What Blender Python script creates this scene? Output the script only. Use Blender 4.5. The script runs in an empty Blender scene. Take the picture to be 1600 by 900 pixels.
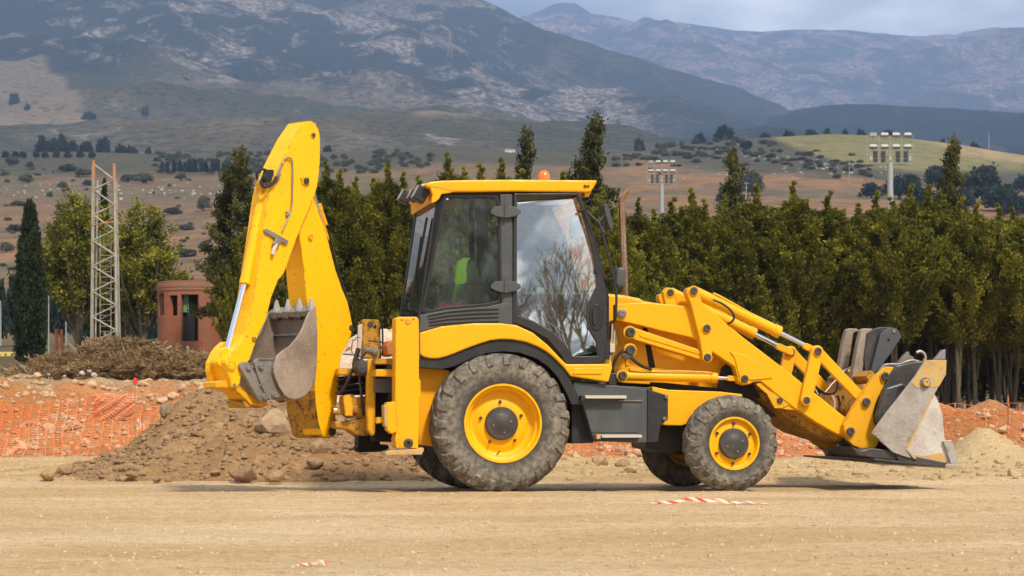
import bpy, math, random
import numpy as np
from mathutils import Vector, Matrix
from mathutils.geometry import tessellate_polygon
random.seed(7); rng = np.random.default_rng(7)
R = math.radians
scene = bpy.context.scene
COL = scene.collection

# ---------------------------------------------------------------- camera
FPX, HOR, CAMH = 3300.0, 658.0, 0.72          # focal length and horizon of the 1600x900 photograph, eye height in metres
cam_d = bpy.data.cameras.new('camera'); cam = bpy.data.objects.new('camera', cam_d); COL.objects.link(cam)
cam.location = (0, 0, CAMH); cam.rotation_euler = (R(90), 0, 0)
cam_d.sensor_width = 36; cam_d.lens = 36*FPX/1600; cam_d.shift_y = (HOR-450)/1600
cam_d.clip_start = 0.5; cam_d.clip_end = 40000
cam_d.dof.use_dof = True; cam_d.dof.focus_distance = 21.3; cam_d.dof.aperture_fstop = 6.3
scene.camera = cam
# ---------------------------------------------------------------- light and exposure
SUN_EL, SUN_AZ = 50, 150                       # azimuth clockwise from +Y: behind the camera, to the right
wd = bpy.data.worlds.new('World'); scene.world = wd; wd.use_nodes = True
nt = wd.node_tree; nt.nodes.clear(); N = nt.nodes.new; L = nt.links.new
sky = N('ShaderNodeTexSky'); sky.sky_type = 'NISHITA'; sky.sun_disc = False
sky.sun_elevation = R(SUN_EL); sky.sun_rotation = R(SUN_AZ); sky.dust_density = 2.0
tc = N('ShaderNodeTexCoord'); sep = N('ShaderNodeSeparateXYZ'); L(tc.outputs['Generated'], sep.inputs[0])
mx = N('ShaderNodeMath'); mx.operation = 'MAXIMUM'; L(sep.outputs[2], mx.inputs[0]); mx.inputs[1].default_value = 0.0
ad = N('ShaderNodeMath'); ad.operation = 'ADD'; L(mx.outputs[0], ad.inputs[0]); ad.inputs[1].default_value = 0.12
dv = N('ShaderNodeVectorMath'); dv.operation = 'DIVIDE'; L(tc.outputs['Generated'], dv.inputs[0])
cb = N('ShaderNodeCombineXYZ'); [L(ad.outputs[0], cb.inputs[i]) for i in range(3)]; L(cb.outputs[0], dv.inputs[1])
mp = N('ShaderNodeMapping'); mp.inputs['Location'].default_value = (7.7, 2.2, 0); mp.inputs['Scale'].default_value = (0.9, 0.55, 0.01); L(dv.outputs[0], mp.inputs[0])
nz = N('ShaderNodeTexNoise'); nz.inputs['Scale'].default_value = 1.0; nz.inputs['Detail'].default_value = 6; nz.inputs['Roughness'].default_value = 0.52; L(mp.outputs[0], nz.inputs[0])
cr = N('ShaderNodeValToRGB'); cr.color_ramp.elements[0].position = 0.45; cr.color_ramp.elements[1].position = 0.56; L(nz.outputs[0], cr.inputs[0])
cr.color_ramp.elements[0].color = (0.35, 0.35, 0.35, 1)
nz2 = N('ShaderNodeTexNoise'); nz2.inputs['Scale'].default_value = 2.2; nz2.inputs['Detail'].default_value = 5; L(mp.outputs[0], nz2.inputs[0])
cc = N('ShaderNodeValToRGB'); cc.color_ramp.elements[0].position = 0.42; cc.color_ramp.elements[1].position = 0.62
cc.color_ramp.elements[0].color = (7.0, 7.5, 8.3, 1); cc.color_ramp.elements[1].color = (32.0, 32.0, 31.4, 1); L(nz2.outputs[0], cc.inputs[0])
mix = N('ShaderNodeMix'); mix.data_type = 'RGBA'; L(cr.outputs[0], mix.inputs[0]); L(sky.outputs[0], mix.inputs[6]); L(cc.outputs[0], mix.inputs[7])
bg = N('ShaderNodeBackground'); bg.inputs[1].default_value = 0.07; L(mix.outputs[2], bg.inputs[0])
wo = N('ShaderNodeOutputWorld'); L(bg.outputs[0], wo.inputs[0])
sd = bpy.data.lights.new('sun', 'SUN'); sd.energy = 4.7; sd.angle = R(7); sd.color = (1, 0.92, 0.78)
sun = bpy.data.objects.new('sun', sd); COL.objects.link(sun)
_v = Vector((math.sin(R(SUN_AZ))*math.cos(R(SUN_EL)), math.cos(R(SUN_AZ))*math.cos(R(SUN_EL)), math.sin(R(SUN_EL))))
sun.rotation_euler = _v.to_track_quat('Z', 'Y').to_euler()
scene.view_settings.view_transform = 'Standard'; scene.view_settings.look = 'None'
scene.view_settings.exposure = 0.22; scene.view_settings.gamma = 1
scene.cycles.max_bounces = 8; scene.cycles.transparent_max_bounces = 12

# ---------------------------------------------------------------- helpers
def lin(c):
    c = c/255.0
    return c/12.92 if c <= 0.04045 else ((c+0.055)/1.055)**2.4
def rgb(r, g, b): return (lin(r), lin(g), lin(b), 1)

class Mat:
    """small node builder around one Principled shader"""
    def __init__(s, name, base=(0.5, 0.5, 0.5, 1), rough=0.6, metal=0.0, spec=0.5):
        s.m = bpy.data.materials.new(name); s.m.use_nodes = True
        s.t = s.m.node_tree; s.p = s.t.nodes['Principled BSDF']; s.out = s.t.nodes['Material Output']
        s.p.inputs['Base Color'].default_value = base; s.p.inputs['Roughness'].default_value = rough
        s.p.inputs['Metallic'].default_value = metal; s.p.inputs['Specular IOR Level'].default_value = spec
        s.co = s.t.nodes.new('ShaderNodeTexCoord')
    def n(s, k): return s.t.nodes.new(k)
    def l(s, a, b): s.t.links.new(a, b)
    def noise(s, scale, detail=4, rough=0.55, vec=None, stretch=None, dist=0.0):
        n = s.n('ShaderNodeTexNoise'); n.inputs['Scale'].default_value = scale; n.inputs['Detail'].default_value = detail
        n.inputs['Roughness'].default_value = rough; n.inputs['Distortion'].default_value = dist
        v = vec or s.co.outputs['Object']
        if stretch:
            mp = s.n('ShaderNodeMapping'); mp.inputs['Scale'].default_value = stretch; s.l(v, mp.inputs[0]); v = mp.outputs[0]
        s.l(v, n.inputs['Vector']); return n.outputs[0]
    def ramp(s, fac, stops):
        n = s.n('ShaderNodeValToRGB'); e = n.color_ramp.elements
        while len(e) < len(stops): e.new(0.5)
        for i, (p, c) in enumerate(stops):
            e[i].position = p; e[i].color = c if not isinstance(c, (int, float)) else (c, c, c, 1)
        s.l(fac, n.inputs[0]); return n.outputs[0]
    def mix(s, fac, a, b, mode='MIX'):
        n = s.n('ShaderNodeMix'); n.data_type = 'RGBA'; n.blend_type = mode
        for v, i in ((fac, 0), (a, 6), (b, 7)):
            if hasattr(v, 'is_output'): s.l(v, n.inputs[i])
            else: n.inputs[i].default_value = v
        return n.outputs[2]
    def math(s, op, a, b=0.0):
        n = s.n('ShaderNodeMath'); n.operation = op
        for v, i in ((a, 0), (b, 1)):
            if hasattr(v, 'is_output'): s.l(v, n.inputs[i])
            else: n.inputs[i].default_value = v
        return n.outputs[0]
    def base(s, c): s.l(c, s.p.inputs['Base Color'])
    def rough(s, c): s.l(c, s.p.inputs['Roughness'])
    def bump(s, h, dist, strength=1.0, prev=None):
        n = s.n('ShaderNodeBump'); n.inputs['Distance'].default_value = dist; n.inputs['Strength'].default_value = strength
        s.l(h, n.inputs['Height'])
        if prev: s.l(prev, n.inputs['Normal'])
        s.l(n.outputs[0], s.p.inputs['Normal']); return n.outputs[0]
    def attr(s, name):
        n = s.n('ShaderNodeAttribute'); n.attribute_name = name; return n.outputs['Color']
    def rand(s):
        n = s.n('ShaderNodeObjectInfo'); return n.outputs['Random']

def mesh_np(name, verts, faces=None, mat=None, parent=None, smooth=False, link=True, cols=None):
    """verts (n,3) array, faces (m,k) array of equal-sided polygons, or a list of lists"""
    me = bpy.data.meshes.new(name)
    v = np.asarray(verts, dtype=np.float32)
    if isinstance(faces, np.ndarray):
        m, k = faces.shape
        me.vertices.add(len(v)); me.vertices.foreach_set('co', v.ravel())
        me.loops.add(m*k); me.loops.foreach_set('vertex_index', faces.astype(np.int32).ravel())
        me.polygons.add(m); me.polygons.foreach_set('loop_start', np.arange(0, m*k, k, dtype=np.int32))
        me.update(calc_edges=True)
    else:
        me.from_pydata([tuple(map(float, p)) for p in v], [], faces); me.update()
    if cols is not None:
        a = me.color_attributes.new('tint', 'FLOAT_COLOR', 'POINT')
        c = np.ones((len(v), 4), dtype=np.float32); c[:, :3] = cols; a.data.foreach_set('color', c.ravel())
    if smooth: me.polygons.foreach_set('use_smooth', np.ones(len(me.polygons), dtype=bool))
    if mat: me.materials.append(mat)
    o = bpy.data.objects.new(name, me)
    if link: COL.objects.link(o)
    if parent: o.parent = parent
    return o

def tag(o, label=None, cat=None, group=None, kind=None):
    if label: o['label'] = label
    if cat: o['category'] = cat
    if group: o['group'] = group
    if kind: o['kind'] = kind
    return o
def empty(name, loc=(0, 0, 0), rz=0.0, **kw):
    o = bpy.data.objects.new(name, None); COL.objects.link(o); o.location = loc; o.rotation_euler = (0, 0, rz)
    o.empty_display_size = 0.2
    return tag(o, **kw)
def dup(o, loc=None, rz=None, scale=None, **kw):
    def cp(src, par):
        c = src.copy(); COL.objects.link(c); c.parent = par
        for ch in list(src.children): cp(ch, c)
        return c
    c = cp(o, o.parent)
    if loc is not None: c.location = loc
    if rz is not None: c.rotation_euler = (0, 0, rz)
    if scale is not None: c.scale = scale if hasattr(scale, '__len__') else (scale,)*3
    return tag(c, **kw)

class MB:
    """collects shapes and links them as one mesh object"""
    def __init__(s): s.v = []; s.f = []
    def add(s, vs, fs):
        b = len(s.v); s.v += [tuple(p) for p in vs]; s.f += [tuple(b+i for i in f) for f in fs]; return s
    def box(s, c, d, rot=None):
        x, y, z = d[0]/2, d[1]/2, d[2]/2
        vs = [Vector((i*x, j*y, k*z)) for i in (-1, 1) for j in (-1, 1) for k in (-1, 1)]
        if rot is not None: vs = [rot @ p for p in vs]
        return s.add([p+Vector(c) for p in vs], [(0, 1, 3, 2), (4, 6, 7, 5), (0, 4, 5, 1), (2, 3, 7, 6), (0, 2, 6, 4), (1, 5, 7, 3)])
    def cyl(s, a, b, r0, r1=None, n=16, cap=True):
        a, b = Vector(a), Vector(b); r1 = r0 if r1 is None else r1
        q = (b-a).to_track_quat('Z', 'Y'); vs = []
        for p, r in ((a, r0), (b, r1)):
            for i in range(n):
                t = 2*math.pi*i/n; vs.append(p+q @ Vector((r*math.cos(t), r*math.sin(t), 0)))
        fs = [(i, (i+1) % n, n+(i+1) % n, n+i) for i in range(n)]
        if cap: fs += [tuple(range(n))[::-1], tuple(range(n, 2*n))]
        return s.add(vs, fs)
    def tube(s, pts, r, n=8, rs=None):
        pts = [Vector(p) for p in pts]; vs = []; up = None
        for i, p in enumerate(pts):
            d = (pts[min(i+1, len(pts)-1)]-pts[max(i-1, 0)]).normalized()
            if up is None: up = d.orthogonal().normalized()
            up = (up-d*up.dot(d)).normalized(); w = d.cross(up); rr = rs[i] if rs else r
            for k in range(n):
                t = 2*math.pi*k/n; vs.append(p+(up*math.cos(t)+w*math.sin(t))*rr)
        m = len(pts)
        fs = [(i*n+k, i*n+(k+1) % n, (i+1)*n+(k+1) % n, (i+1)*n+k) for i in range(m-1) for k in range(n)]
        fs += [tuple(range(n))[::-1], tuple((m-1)*n+k for k in range(n))]
        return s.add(vs, fs)
    def lathe(s, org, axis, prof, n=32, ref=None):
        """prof: (radius, distance along the axis)"""
        org = Vector(org); axis = Vector(axis).normalized(); q = axis.to_track_quat('Z', 'Y'); vs = []; m = len(prof)
        for r, d in prof:
            for k in range(n):
                t = 2*math.pi*k/n; vs.append(org+axis*d+q @ Vector((r*math.cos(t), r*math.sin(t), 0)))
        return s.add(vs, [(i*n+k, i*n+(k+1) % n, (i+1)*n+(k+1) % n, (i+1)*n+k) for i in range(m-1) for k in range(n)])
    def prism(s, loops, vec):
        """loops: outer loop and holes of coplanar points, extruded by vec"""
        loops = [[Vector(p) for p in lp] for lp in loops]; vec = Vector(vec)
        flat = [p for lp in loops for p in lp]; n = len(flat)
        if len(loops) == 1: tri = [tuple(range(n))]
        else: tri = [tuple(t) for t in tessellate_polygon(loops)]
        vs = flat+[p+vec for p in flat]
        fs = [t[::-1] for t in tri]+[tuple(i+n for i in t) for t in tri]
        b = 0
        for lp in loops:
            m = len(lp)
            for i in range(m): fs.append((b+i, b+(i+1) % m, n+b+(i+1) % m, n+b+i))
            b += m
        return s.add(vs, fs)
    def obj(s, name, mat, parent=None, bevel=0.0, smooth=False, link=True, label=None, ang=35):
        me = bpy.data.meshes.new(name); me.from_pydata(s.v, [], s.f); me.materials.append(mat)
        import bmesh
        bm = bmesh.new(); bm.from_mesh(me); bmesh.ops.recalc_face_normals(bm, faces=bm.faces); bm.to_mesh(me); bm.free()
        if smooth:
            me.polygons.foreach_set('use_smooth', np.ones(len(me.polygons), dtype=bool))
            try: me.set_sharp_from_angle(angle=R(ang))
            except Exception: pass
        o = bpy.data.objects.new(name, me)
        if link: COL.objects.link(o)
        if parent: o.parent = parent
        if bevel:
            b = o.modifiers.new('bevel', 'BEVEL'); b.width = bevel; b.segments = 2; b.limit_method = 'ANGLE'; b.angle_limit = R(40)
        if label: o['label'] = label
        return o

# smooth value noise on numpy arrays
_tab = rng.random((256, 256))
def vnoise(x, y):
    xi = np.floor(x).astype(int); yi = np.floor(y).astype(int); fx = x-xi; fy = y-yi
    fx = fx*fx*(3-2*fx); fy = fy*fy*(3-2*fy)
    g = lambda i, j: _tab[i & 255, j & 255]
    return (g(xi, yi)*(1-fx)+g(xi+1, yi)*fx)*(1-fy)+(g(xi, yi+1)*(1-fx)+g(xi+1, yi+1)*fx)*fy
def fbm(x, y, o=5, gain=0.5):
    s = 0; a = 1; t = 0
    for i in range(o):
        c, q = math.cos(i*1.3), math.sin(i*1.3)
        s = s+a*(vnoise((x*c-y*q)*2**i+i*17.3, (x*q+y*c)*2**i+i*9.1)-0.5); t += a; a *= gain
    return s/t*2
def ridged(x, y, o=5):
    s = 0; a = 1; t = 0
    for i in range(o):
        s = s+a*(1-np.abs(2*vnoise(x*2**i+i*31.7, y*2**i+i*11.9)-1)); t += a; a *= 0.5
    return s/t
def sstep(a, b, x):
    t = np.clip((x-a)/(b-a), 0, 1); return t*t*(3-2*t)

# ---------------------------------------------------------------- materials of the setting
def sand_mat():
    m = Mat('ground', rough=0.95, spec=0.2)
    g = m.n('ShaderNodeNewGeometry').outputs['Position']
    t = m.attr('tint')
    n1 = m.noise(0.55, 6, 0.65, g, (0.5, 1.1, 1), 0.4); n2 = m.noise(14, 6, 0.75, g, (0.8, 0.8, 1)); n3 = m.noise(2.2, 6, 0.7, g, (0.7, 1.0, 1), 0.5)
    n4 = m.noise(60, 3, 0.7, g)
    c = m.mix(m.ramp(n1, [(0.38, 0), (0.62, 1)]), t, m.mix(1.0, t, (0.80, 0.73, 0.60, 1), 'MULTIPLY'))
    c = m.mix(m.ramp(n3, [(0.52, 0), (0.66, 1)]), c, m.mix(1.0, c, (1.08, 1.10, 1.16, 1), 'MULTIPLY'))
    c = m.mix(m.ramp(n2, [(0.32, 1), (0.50, 0)]), c, m.mix(1.0, c, (0.60, 0.54, 0.46, 1), 'MULTIPLY'))
    c = m.mix(m.ramp(n4, [(0.34, 0.9), (0.46, 0)]), c, m.mix(1.0, c, (0.52, 0.46, 0.38, 1), 'MULTIPLY'))
    c = m.mix(m.ramp(n4, [(0.55, 0), (0.8, 0.5)]), c, m.mix(1.0, c, (1.25, 1.25, 1.25, 1), 'MULTIPLY'))
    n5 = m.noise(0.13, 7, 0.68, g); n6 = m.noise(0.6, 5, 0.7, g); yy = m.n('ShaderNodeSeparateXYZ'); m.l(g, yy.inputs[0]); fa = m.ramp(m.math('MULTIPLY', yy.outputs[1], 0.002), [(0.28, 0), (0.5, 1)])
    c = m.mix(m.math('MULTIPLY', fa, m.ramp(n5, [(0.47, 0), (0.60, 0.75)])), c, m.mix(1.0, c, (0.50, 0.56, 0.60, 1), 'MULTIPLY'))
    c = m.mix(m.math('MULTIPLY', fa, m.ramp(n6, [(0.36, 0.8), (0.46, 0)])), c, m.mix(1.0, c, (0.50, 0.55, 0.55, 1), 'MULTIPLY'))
    m.base(c)
    b = m.bump(n3, 0.09, 0.8); b = m.bump(n2, 0.06, 1.0, b); m.bump(n4, 0.014, 1.0, b)
    return m.m
M = {}
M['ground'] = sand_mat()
def soil_mat(name, a, b, c, sc=1.0):
    m = Mat(name, rough=0.97, spec=0.15)
    g = m.n('ShaderNodeNewGeometry').outputs['Position']
    n1 = m.noise(1.3*sc, 6, 0.65, g); n2 = m.noise(9*sc, 6, 0.7, g); n3 = m.noise(40*sc, 4, 0.7, g)
    col = m.mix(m.ramp(n1, [(0.35, 0), (0.65, 1)]), a, b)
    col = m.mix(m.ramp(n2, [(0.5, 0), (0.68, 1)]), col, c)
    col = m.mix(m.ramp(n3, [(0.3, 0.7), (0.5, 0)]), col, m.mix(1.0, col, (0.55, 0.5, 0.45, 1), 'MULTIPLY'))
    m.base(col); b1 = m.bump(n2, 0.07, 0.9); m.bump(n3, 0.02, 0.9, b1)
    return m.m
M['pile'] = soil_mat('pile_soil', (0.28, 0.155, 0.065, 1), (0.37, 0.22, 0.105, 1), (0.47, 0.30, 0.155, 1))
M['mound'] = soil_mat('mound_sand', (0.50, 0.35, 0.17, 1), (0.56, 0.41, 0.22, 1), (0.62, 0.48, 0.28, 1))
M['pale'] = soil_mat('pale_soil', (0.62, 0.44, 0.30, 1), (0.72, 0.55, 0.40, 1), (0.8, 0.66, 0.5, 1))
def rock_mat(name, a, b):
    m = Mat(name, rough=0.95, spec=0.2); n = m.noise(6, 6, 0.65); n2 = m.noise(30, 4, 0.7)
    c = m.mix(m.ramp(n, [(0.35, 0), (0.65, 1)]), a, b)
    h = m.n('ShaderNodeHueSaturation'); m.l(c, h.inputs['Color']); m.l(m.ramp(m.rand(), [(0, 0.75), (1, 1.2)]), h.inputs['Value'])
    m.base(h.outputs[0]); m.bump(n2, 0.02, 0.8); return m.m
M['rock'] = rock_mat('rock_tan', (0.29, 0.175, 0.09, 1), (0.42, 0.28, 0.155, 1))
M['rock_pink'] = rock_mat('rock_pink', (0.42, 0.24, 0.12, 1), (0.62, 0.43, 0.27, 1))
M['rock_grey'] = rock_mat('rock_grey', (0.32, 0.21, 0.12, 1), (0.44, 0.31, 0.19, 1))
def foliage_mat(name, dark, bright_tone, sc=1.2, trans=0.25):
    m = Mat(name, rough=0.6, spec=0.15)
    n1 = m.noise(sc, 3, 0.6); n2 = m.noise(sc*5, 3, 0.6)
    a = m.mix(m.ramp(n1, [(0.35, 0), (0.65, 1)]), dark, bright_tone)  # noise mixes a darker and a brighter leaf colour
    a = m.mix(m.ramp(n2, [(0.4, 0.5), (0.6, 0)]), a, dark)
    h = m.n('ShaderNodeHueSaturation'); m.l(a, h.inputs['Color']); m.l(m.ramp(m.rand(), [(0, 0.75), (1, 1.25)]), h.inputs['Value'])
    m.base(h.outputs[0])
    tr = m.n('ShaderNodeBsdfTranslucent'); m.l(h.outputs[0], tr.inputs[0])
    ms = m.n('ShaderNodeMixShader'); ms.inputs[0].default_value = trans
    m.l(m.p.outputs[0], ms.inputs[1]); m.l(tr.outputs[0], ms.inputs[2]); m.l(ms.outputs[0], m.out.inputs[0])
    return m.m
M['leaf'] = foliage_mat('cypress_foliage', (0.048, 0.054, 0.010, 1), (0.29, 0.265, 0.024, 1))
M['leaf_dark'] = foliage_mat('conifer_foliage', (0.04, 0.045, 0.016, 1), (0.13, 0.125, 0.03, 1))
M['leaf_cyp'] = foliage_mat('italian_cypress_foliage', (0.018, 0.028, 0.012, 1), (0.04, 0.052, 0.02, 1))
M['leaf_oak'] = foliage_mat('oak_foliage', (0.018, 0.030, 0.022, 1), (0.045, 0.06, 0.035, 1), 0.6)
M['leaf_shrub'] = foliage_mat('shrub_foliage', (0.085, 0.092, 0.055, 1), (0.17, 0.175, 0.10, 1), 0.6)
M['brush'] = foliage_mat('dry_brush', (0.17, 0.10, 0.042, 1), (0.42, 0.28, 0.14, 1), 0.9)
_b = Mat('bark', rough=0.95, spec=0.1); _n = _b.noise(12, 5, 0.7, stretch=(1, 1, 0.2))
_b.base(_b.ramp(_n, [(0.3, (0.05, 0.04, 0.028, 1)), (0.7, (0.15, 0.12, 0.085, 1))])); _b.bump(_n, 0.02); M['bark'] = _b.m

# ---------------------------------------------------------------- terrain
PXN = np.array([-600, 0, 250, 350, 500, 800, 1100, 1300, 1450, 1600, 2200.])
ZR = [(39.8, np.zeros(11)),
      (47.5, np.array([1.5, 1.58, 1.5, 1.4, 1.0, .85, .85, .85, .85, .9, 1.0])),
      (60, np.array([2.1, 2.1, 2.1, 1.8, .9, .6, .5, .4, .4, .4, .4])),
      (75, np.array([3.2, 3.0, 3.2, 2.8, 1.2, .8, .7, .6, .6, .6, .6]))]
def py_row(Y, a): return (Y, CAMH+(HOR-np.array(a, float))*Y/FPX)
ZR += [py_row(130, [540, 545, 535, 535, 540, 560, 570, 570, 570, 570, 570]),
       py_row(250, [470, 475, 470, 465, 450, 430, 420, 420, 420, 420, 420]),
       py_row(400, [372, 375, 372, 365, 350, 345, 345, 345, 345, 345, 345]),
       py_row(600, [292, 295, 285, 280, 275, 275, 268, 265, 285, 300, 320])]
RIDPX = np.array([-600, 0, 120, 250, 400, 500, 640, 700, 800, 900, 1000, 1080, 1150, 1210, 1300, 1400, 1500, 1600, 2200.])
RIDPY = np.array([238, 238, 236, 240, 243, 238, 233, 229, 237, 238, 236, 226, 217, 214, 209, 214, 226, 243, 300.])
def terrain_z(x, Y):
    x = np.asarray(x, float); Y = np.asarray(Y, float)
    px = np.clip(800+FPX*x/np.maximum(Y, 30), -600, 2200)
    rows = [(d, np.interp(px, PXN, a)) for d, a in ZR]
    rid = CAMH+(HOR-np.interp(px, RIDPX, RIDPY))*850/FPX
    rows += [(850, rid), (1100, rid*0.86), (1500, rid*0.8)]
    z = np.zeros_like(px)
    for (d0, z0), (d1, z1) in zip(rows[:-1], rows[1:]):
        m = (Y > d0) & (Y <= d1); t = (Y-d0)/(d1-d0)
        if d0 < 80: t = t*t*(3-2*t)
        z = np.where(m, z0*(1-t)+z1*t, z)
    z = np.where(Y > 1500, rows[-1][1], z)
    z = z+np.where(Y > 100, np.clip((Y-100)/400, 0, 1)*3.0*fbm(x/60, Y/90, 4)*np.clip((860-Y)/100, 0.15, 1), 0)
    # rubble bank relief
    w = sstep(40.2, 42.5, Y)*(1-sstep(49, 54, Y))
    z = z+w*(0.55*fbm(x/1.7, Y/1.7, 5, 0.6))
    # yard: wheel-worn and slightly uneven
    y0 = 1-sstep(38, 41, Y)
    z = z+y0*(0.03*fbm(x/2.5, Y/1.1, 4)+0.016*fbm(x*1.6, Y*2, 4, 0.65)+0.012*np.sin(Y*3.1+1.2*fbm(x/4, Y/4, 2))*sstep(-.1, .3, fbm(x/5+9, Y/3, 3)))*sstep(4, 8, np.abs(Y))
    rough = sstep(24.2, 25.2, Y)*(1-sstep(38, 40.5, Y))
    z = z+rough*(0.05+0.10*fbm(x/0.9, Y/0.9, 5, 0.6)*(0.4+0.6*sstep(24.5, 30, Y)))
    return z
def axis(core0, core1, step, lo, hi, g):
    a = list(np.arange(core0, core1, step)); s = step; p = a[-1]
    while p < hi: s *= g; p += s; a.append(p)
    s = step; p = core0; b = []
    while p > lo: s *= g; p -= s; b.append(p)
    return np.array(b[::-1]+a)
def grid_faces(nx, ny):
    i = np.arange(nx-1)[None, :]; j = np.arange(ny-1)[:, None]; a = j*nx+i
    return np.stack([a, a+1, a+1+nx, a+nx], -1).reshape(-1, 4)
def zone_cols(x, Y):
    """real ground colours: yard sand, reddish rubble, dry grass, brown fields, scrub, green field"""
    px = 800+FPX*x/np.maximum(Y, 5)
    c = np.empty(x.shape+(3,)); c[:] = (0.78, 0.57, 0.335)
    def put(w, col): c[:] = c*(1-w[..., None])+np.array(col)*w[..., None]
    put(sstep(24.2, 25, Y)*(0.6+0.4*fbm(x/1.5, Y/1.5, 3)), (0.62, 0.42, 0.20))
    put(sstep(39.5, 41, Y), (0.54, 0.235, 0.09))
    put(sstep(46, 49, Y), (0.46, 0.32, 0.18))
    put(sstep(55, 62, Y), (0.13, 0.10, 0.055))
    put(sstep(110, 180, Y), (0.15, 0.125, 0.07))
    put(sstep(230, 330, Y)*0.9, (0.31, 0.165, 0.082))
    n = fbm(x/70+3, Y/45, 4); put(sstep(-0.05, 0.2, n)*sstep(200, 300, Y)*0.8, (0.15, 0.125, 0.075))
    put(sstep(0.05, 0.25, fbm(x/9+7, Y/16, 4))*sstep(200, 300, Y)*0.5, (0.13, 0.115, 0.07))
    right = sstep(960, 1010, px)
    put(sstep(400, 520, Y)*(1-right)*(0.35+0.3*sstep(-.1, .2, fbm(x/35, Y/25, 4))), (0.14, 0.115, 0.065))
    put(sstep(640, 700, Y)*(1-right)*0.8, (0.065, 0.068, 0.038))
    far = sstep(350, 420, Y)*right
    py = HOR-(terrain_z(x, Y)-CAMH)*FPX/np.maximum(Y, 5)+6*fbm(x/14, Y/30, 3)
    b1 = np.interp(px, [960, 1100, 1250, 1380, 1600], [246, 262, 274, 284, 290])
    put(far*(1-sstep(b1-3, b1+3, py)), (0.088, 0.080, 0.050))
    b2 = np.interp(px, [1195, 1230, 1330, 1450, 1600], [205, 226, 258, 270, 264])
    put(far*(1-sstep(b2-2, b2+2, py))*sstep(1195, 1215, px), (0.23, 0.205, 0.075))
    b3 = np.interp(px, [1400, 1450, 1500, 1600], [205, 222, 240, 256])
    put(far*(1-sstep(b3-2, b3+2, py))*sstep(1400, 1460, px)*0.9, (0.42, 0.30, 0.15))
    put(sstep(1150, 1350, Y)*0.7, (0.16, 0.16, 0.10))
    return np.clip(c, 0.01, 1)
xs = axis(-10.5, 10.5, 0.085, -2500, 2500, 1.045); ys = axis(15, 52, 0.11, -300, 1500, 1.035)
X, Y = np.meshgrid(xs, ys); Z = terrain_z(X, Y)
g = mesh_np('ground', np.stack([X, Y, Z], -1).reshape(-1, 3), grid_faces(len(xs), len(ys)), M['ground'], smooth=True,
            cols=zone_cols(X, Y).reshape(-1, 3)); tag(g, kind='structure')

# ---------------------------------------------------------------- mountains
def mount_mat(name, scrub, rock, sc, lo=0.5, hi=0.6, streak=(1, 1, 1)):
    m = Mat(name, rough=1.0, spec=0.05)
    g = m.n('ShaderNodeNewGeometry').outputs['Position']; t = m.attr('tint')
    n = m.noise(sc, 9, 0.68, g, streak, 0.6); n2 = m.noise(sc*0.22, 4, 0.55, g, streak); n3 = m.noise(sc*7, 5, 0.7, g)
    f = m.math('ADD', n, m.math('MULTIPLY', m.math('SUBTRACT', n2, 0.5), 0.55))
    c = m.mix(m.ramp(f, [(lo, 0), (hi, 1)]), scrub, rock)
    c = m.mix(m.ramp(n3, [(0.46, 0.75), (0.56, 0)]), c, m.mix(1.0, scrub, (0.6, 0.6, 0.6, 1), 'MULTIPLY'))
    sepc = m.n('ShaderNodeSeparateColor'); m.l(t, sepc.inputs[0])
    # tint: red = bare field, green = open grass slope
    gr = m.mix(m.ramp(n2, [(0.4, 0), (0.6, 1)]), (0.115, 0.115, 0.055, 1), (0.23, 0.18, 0.10, 1)); gr = m.mix(m.ramp(n3, [(0.40, 0.8), (0.5, 0)]), gr, scrub); gr = m.mix(m.ramp(n, [(0.62, 0), (0.68, 0.8)]), gr, rock)
    c = m.mix(m.math('MULTIPLY', sepc.outputs[2], 0.85), c, m.mix(m.ramp(n3, [(0.40, 1), (0.52, 0)]), (0.045, 0.06, 0.045, 1), (0.02, 0.03, 0.028, 1)))
    c = m.mix(sepc.outputs[1], c, gr); c = m.mix(sepc.outputs[0], c, m.mix(m.ramp(n3, [(0.36, 0.7), (0.46, 0)]), (0.40, 0.31, 0.20, 1), scrub))
    m.base(c); b_ = m.bump(n, 60, 1.0); m.bump(n3, 18, 1.0, b_); return m.m
def mountain(name, mat, rpx, rpy, base, d0, d1, amp, sc, px0=-700, px1=2300, nx=620, ny=190, back=600, pw=1.0, tint=None, seed=0):
    px = np.linspace(px0, px1, nx); t = np.linspace(0, 1, ny)
    P, T = np.meshgrid(px, t); D = d0+(d1-d0)*T
    ridge = np.interp(P, rpx, rpy)+ (1.2*fbm(P/22+seed, P*0+seed, 4))
    PY = base+(ridge-base)*T**pw
    Z = CAMH+(HOR-PY)*D/FPX; X = (P-800)/FPX*D
    env = np.sin(np.pi*np.clip(T, 0, 1))**0.6*0.9
    Z = Z+env*amp*((ridged(X/sc+seed, D/sc*0.8, 6)-0.55)*1.2+0.5*fbm(X/sc*3, D/sc*3+seed, 5, 0.6))
    T2 = np.linspace(1, 3, 12)[1:]
    Xb = np.repeat(X[-1:], 11, 0); Db = d1+back*T2[:, None]*np.ones_like(Xb); Zb = np.maximum(Z[-1:]-(T2[:, None]-1)*400, -5)*np.ones_like(Xb)
    cols = np.zeros(P.shape+(3,))
    if tint: tint(P, PY, X, D, cols)
    V = np.stack([np.vstack([X, Xb]), np.vstack([D, Db]), np.vstack([Z, Zb])], -1).reshape(-1, 3)
    C = np.vstack([cols, np.repeat(cols[-1:], 11, 0)]).reshape(-1, 3)
    return tag(mesh_np(name, V, grid_faces(nx, ny+11), mat, smooth=True, cols=C), kind='structure')
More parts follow.
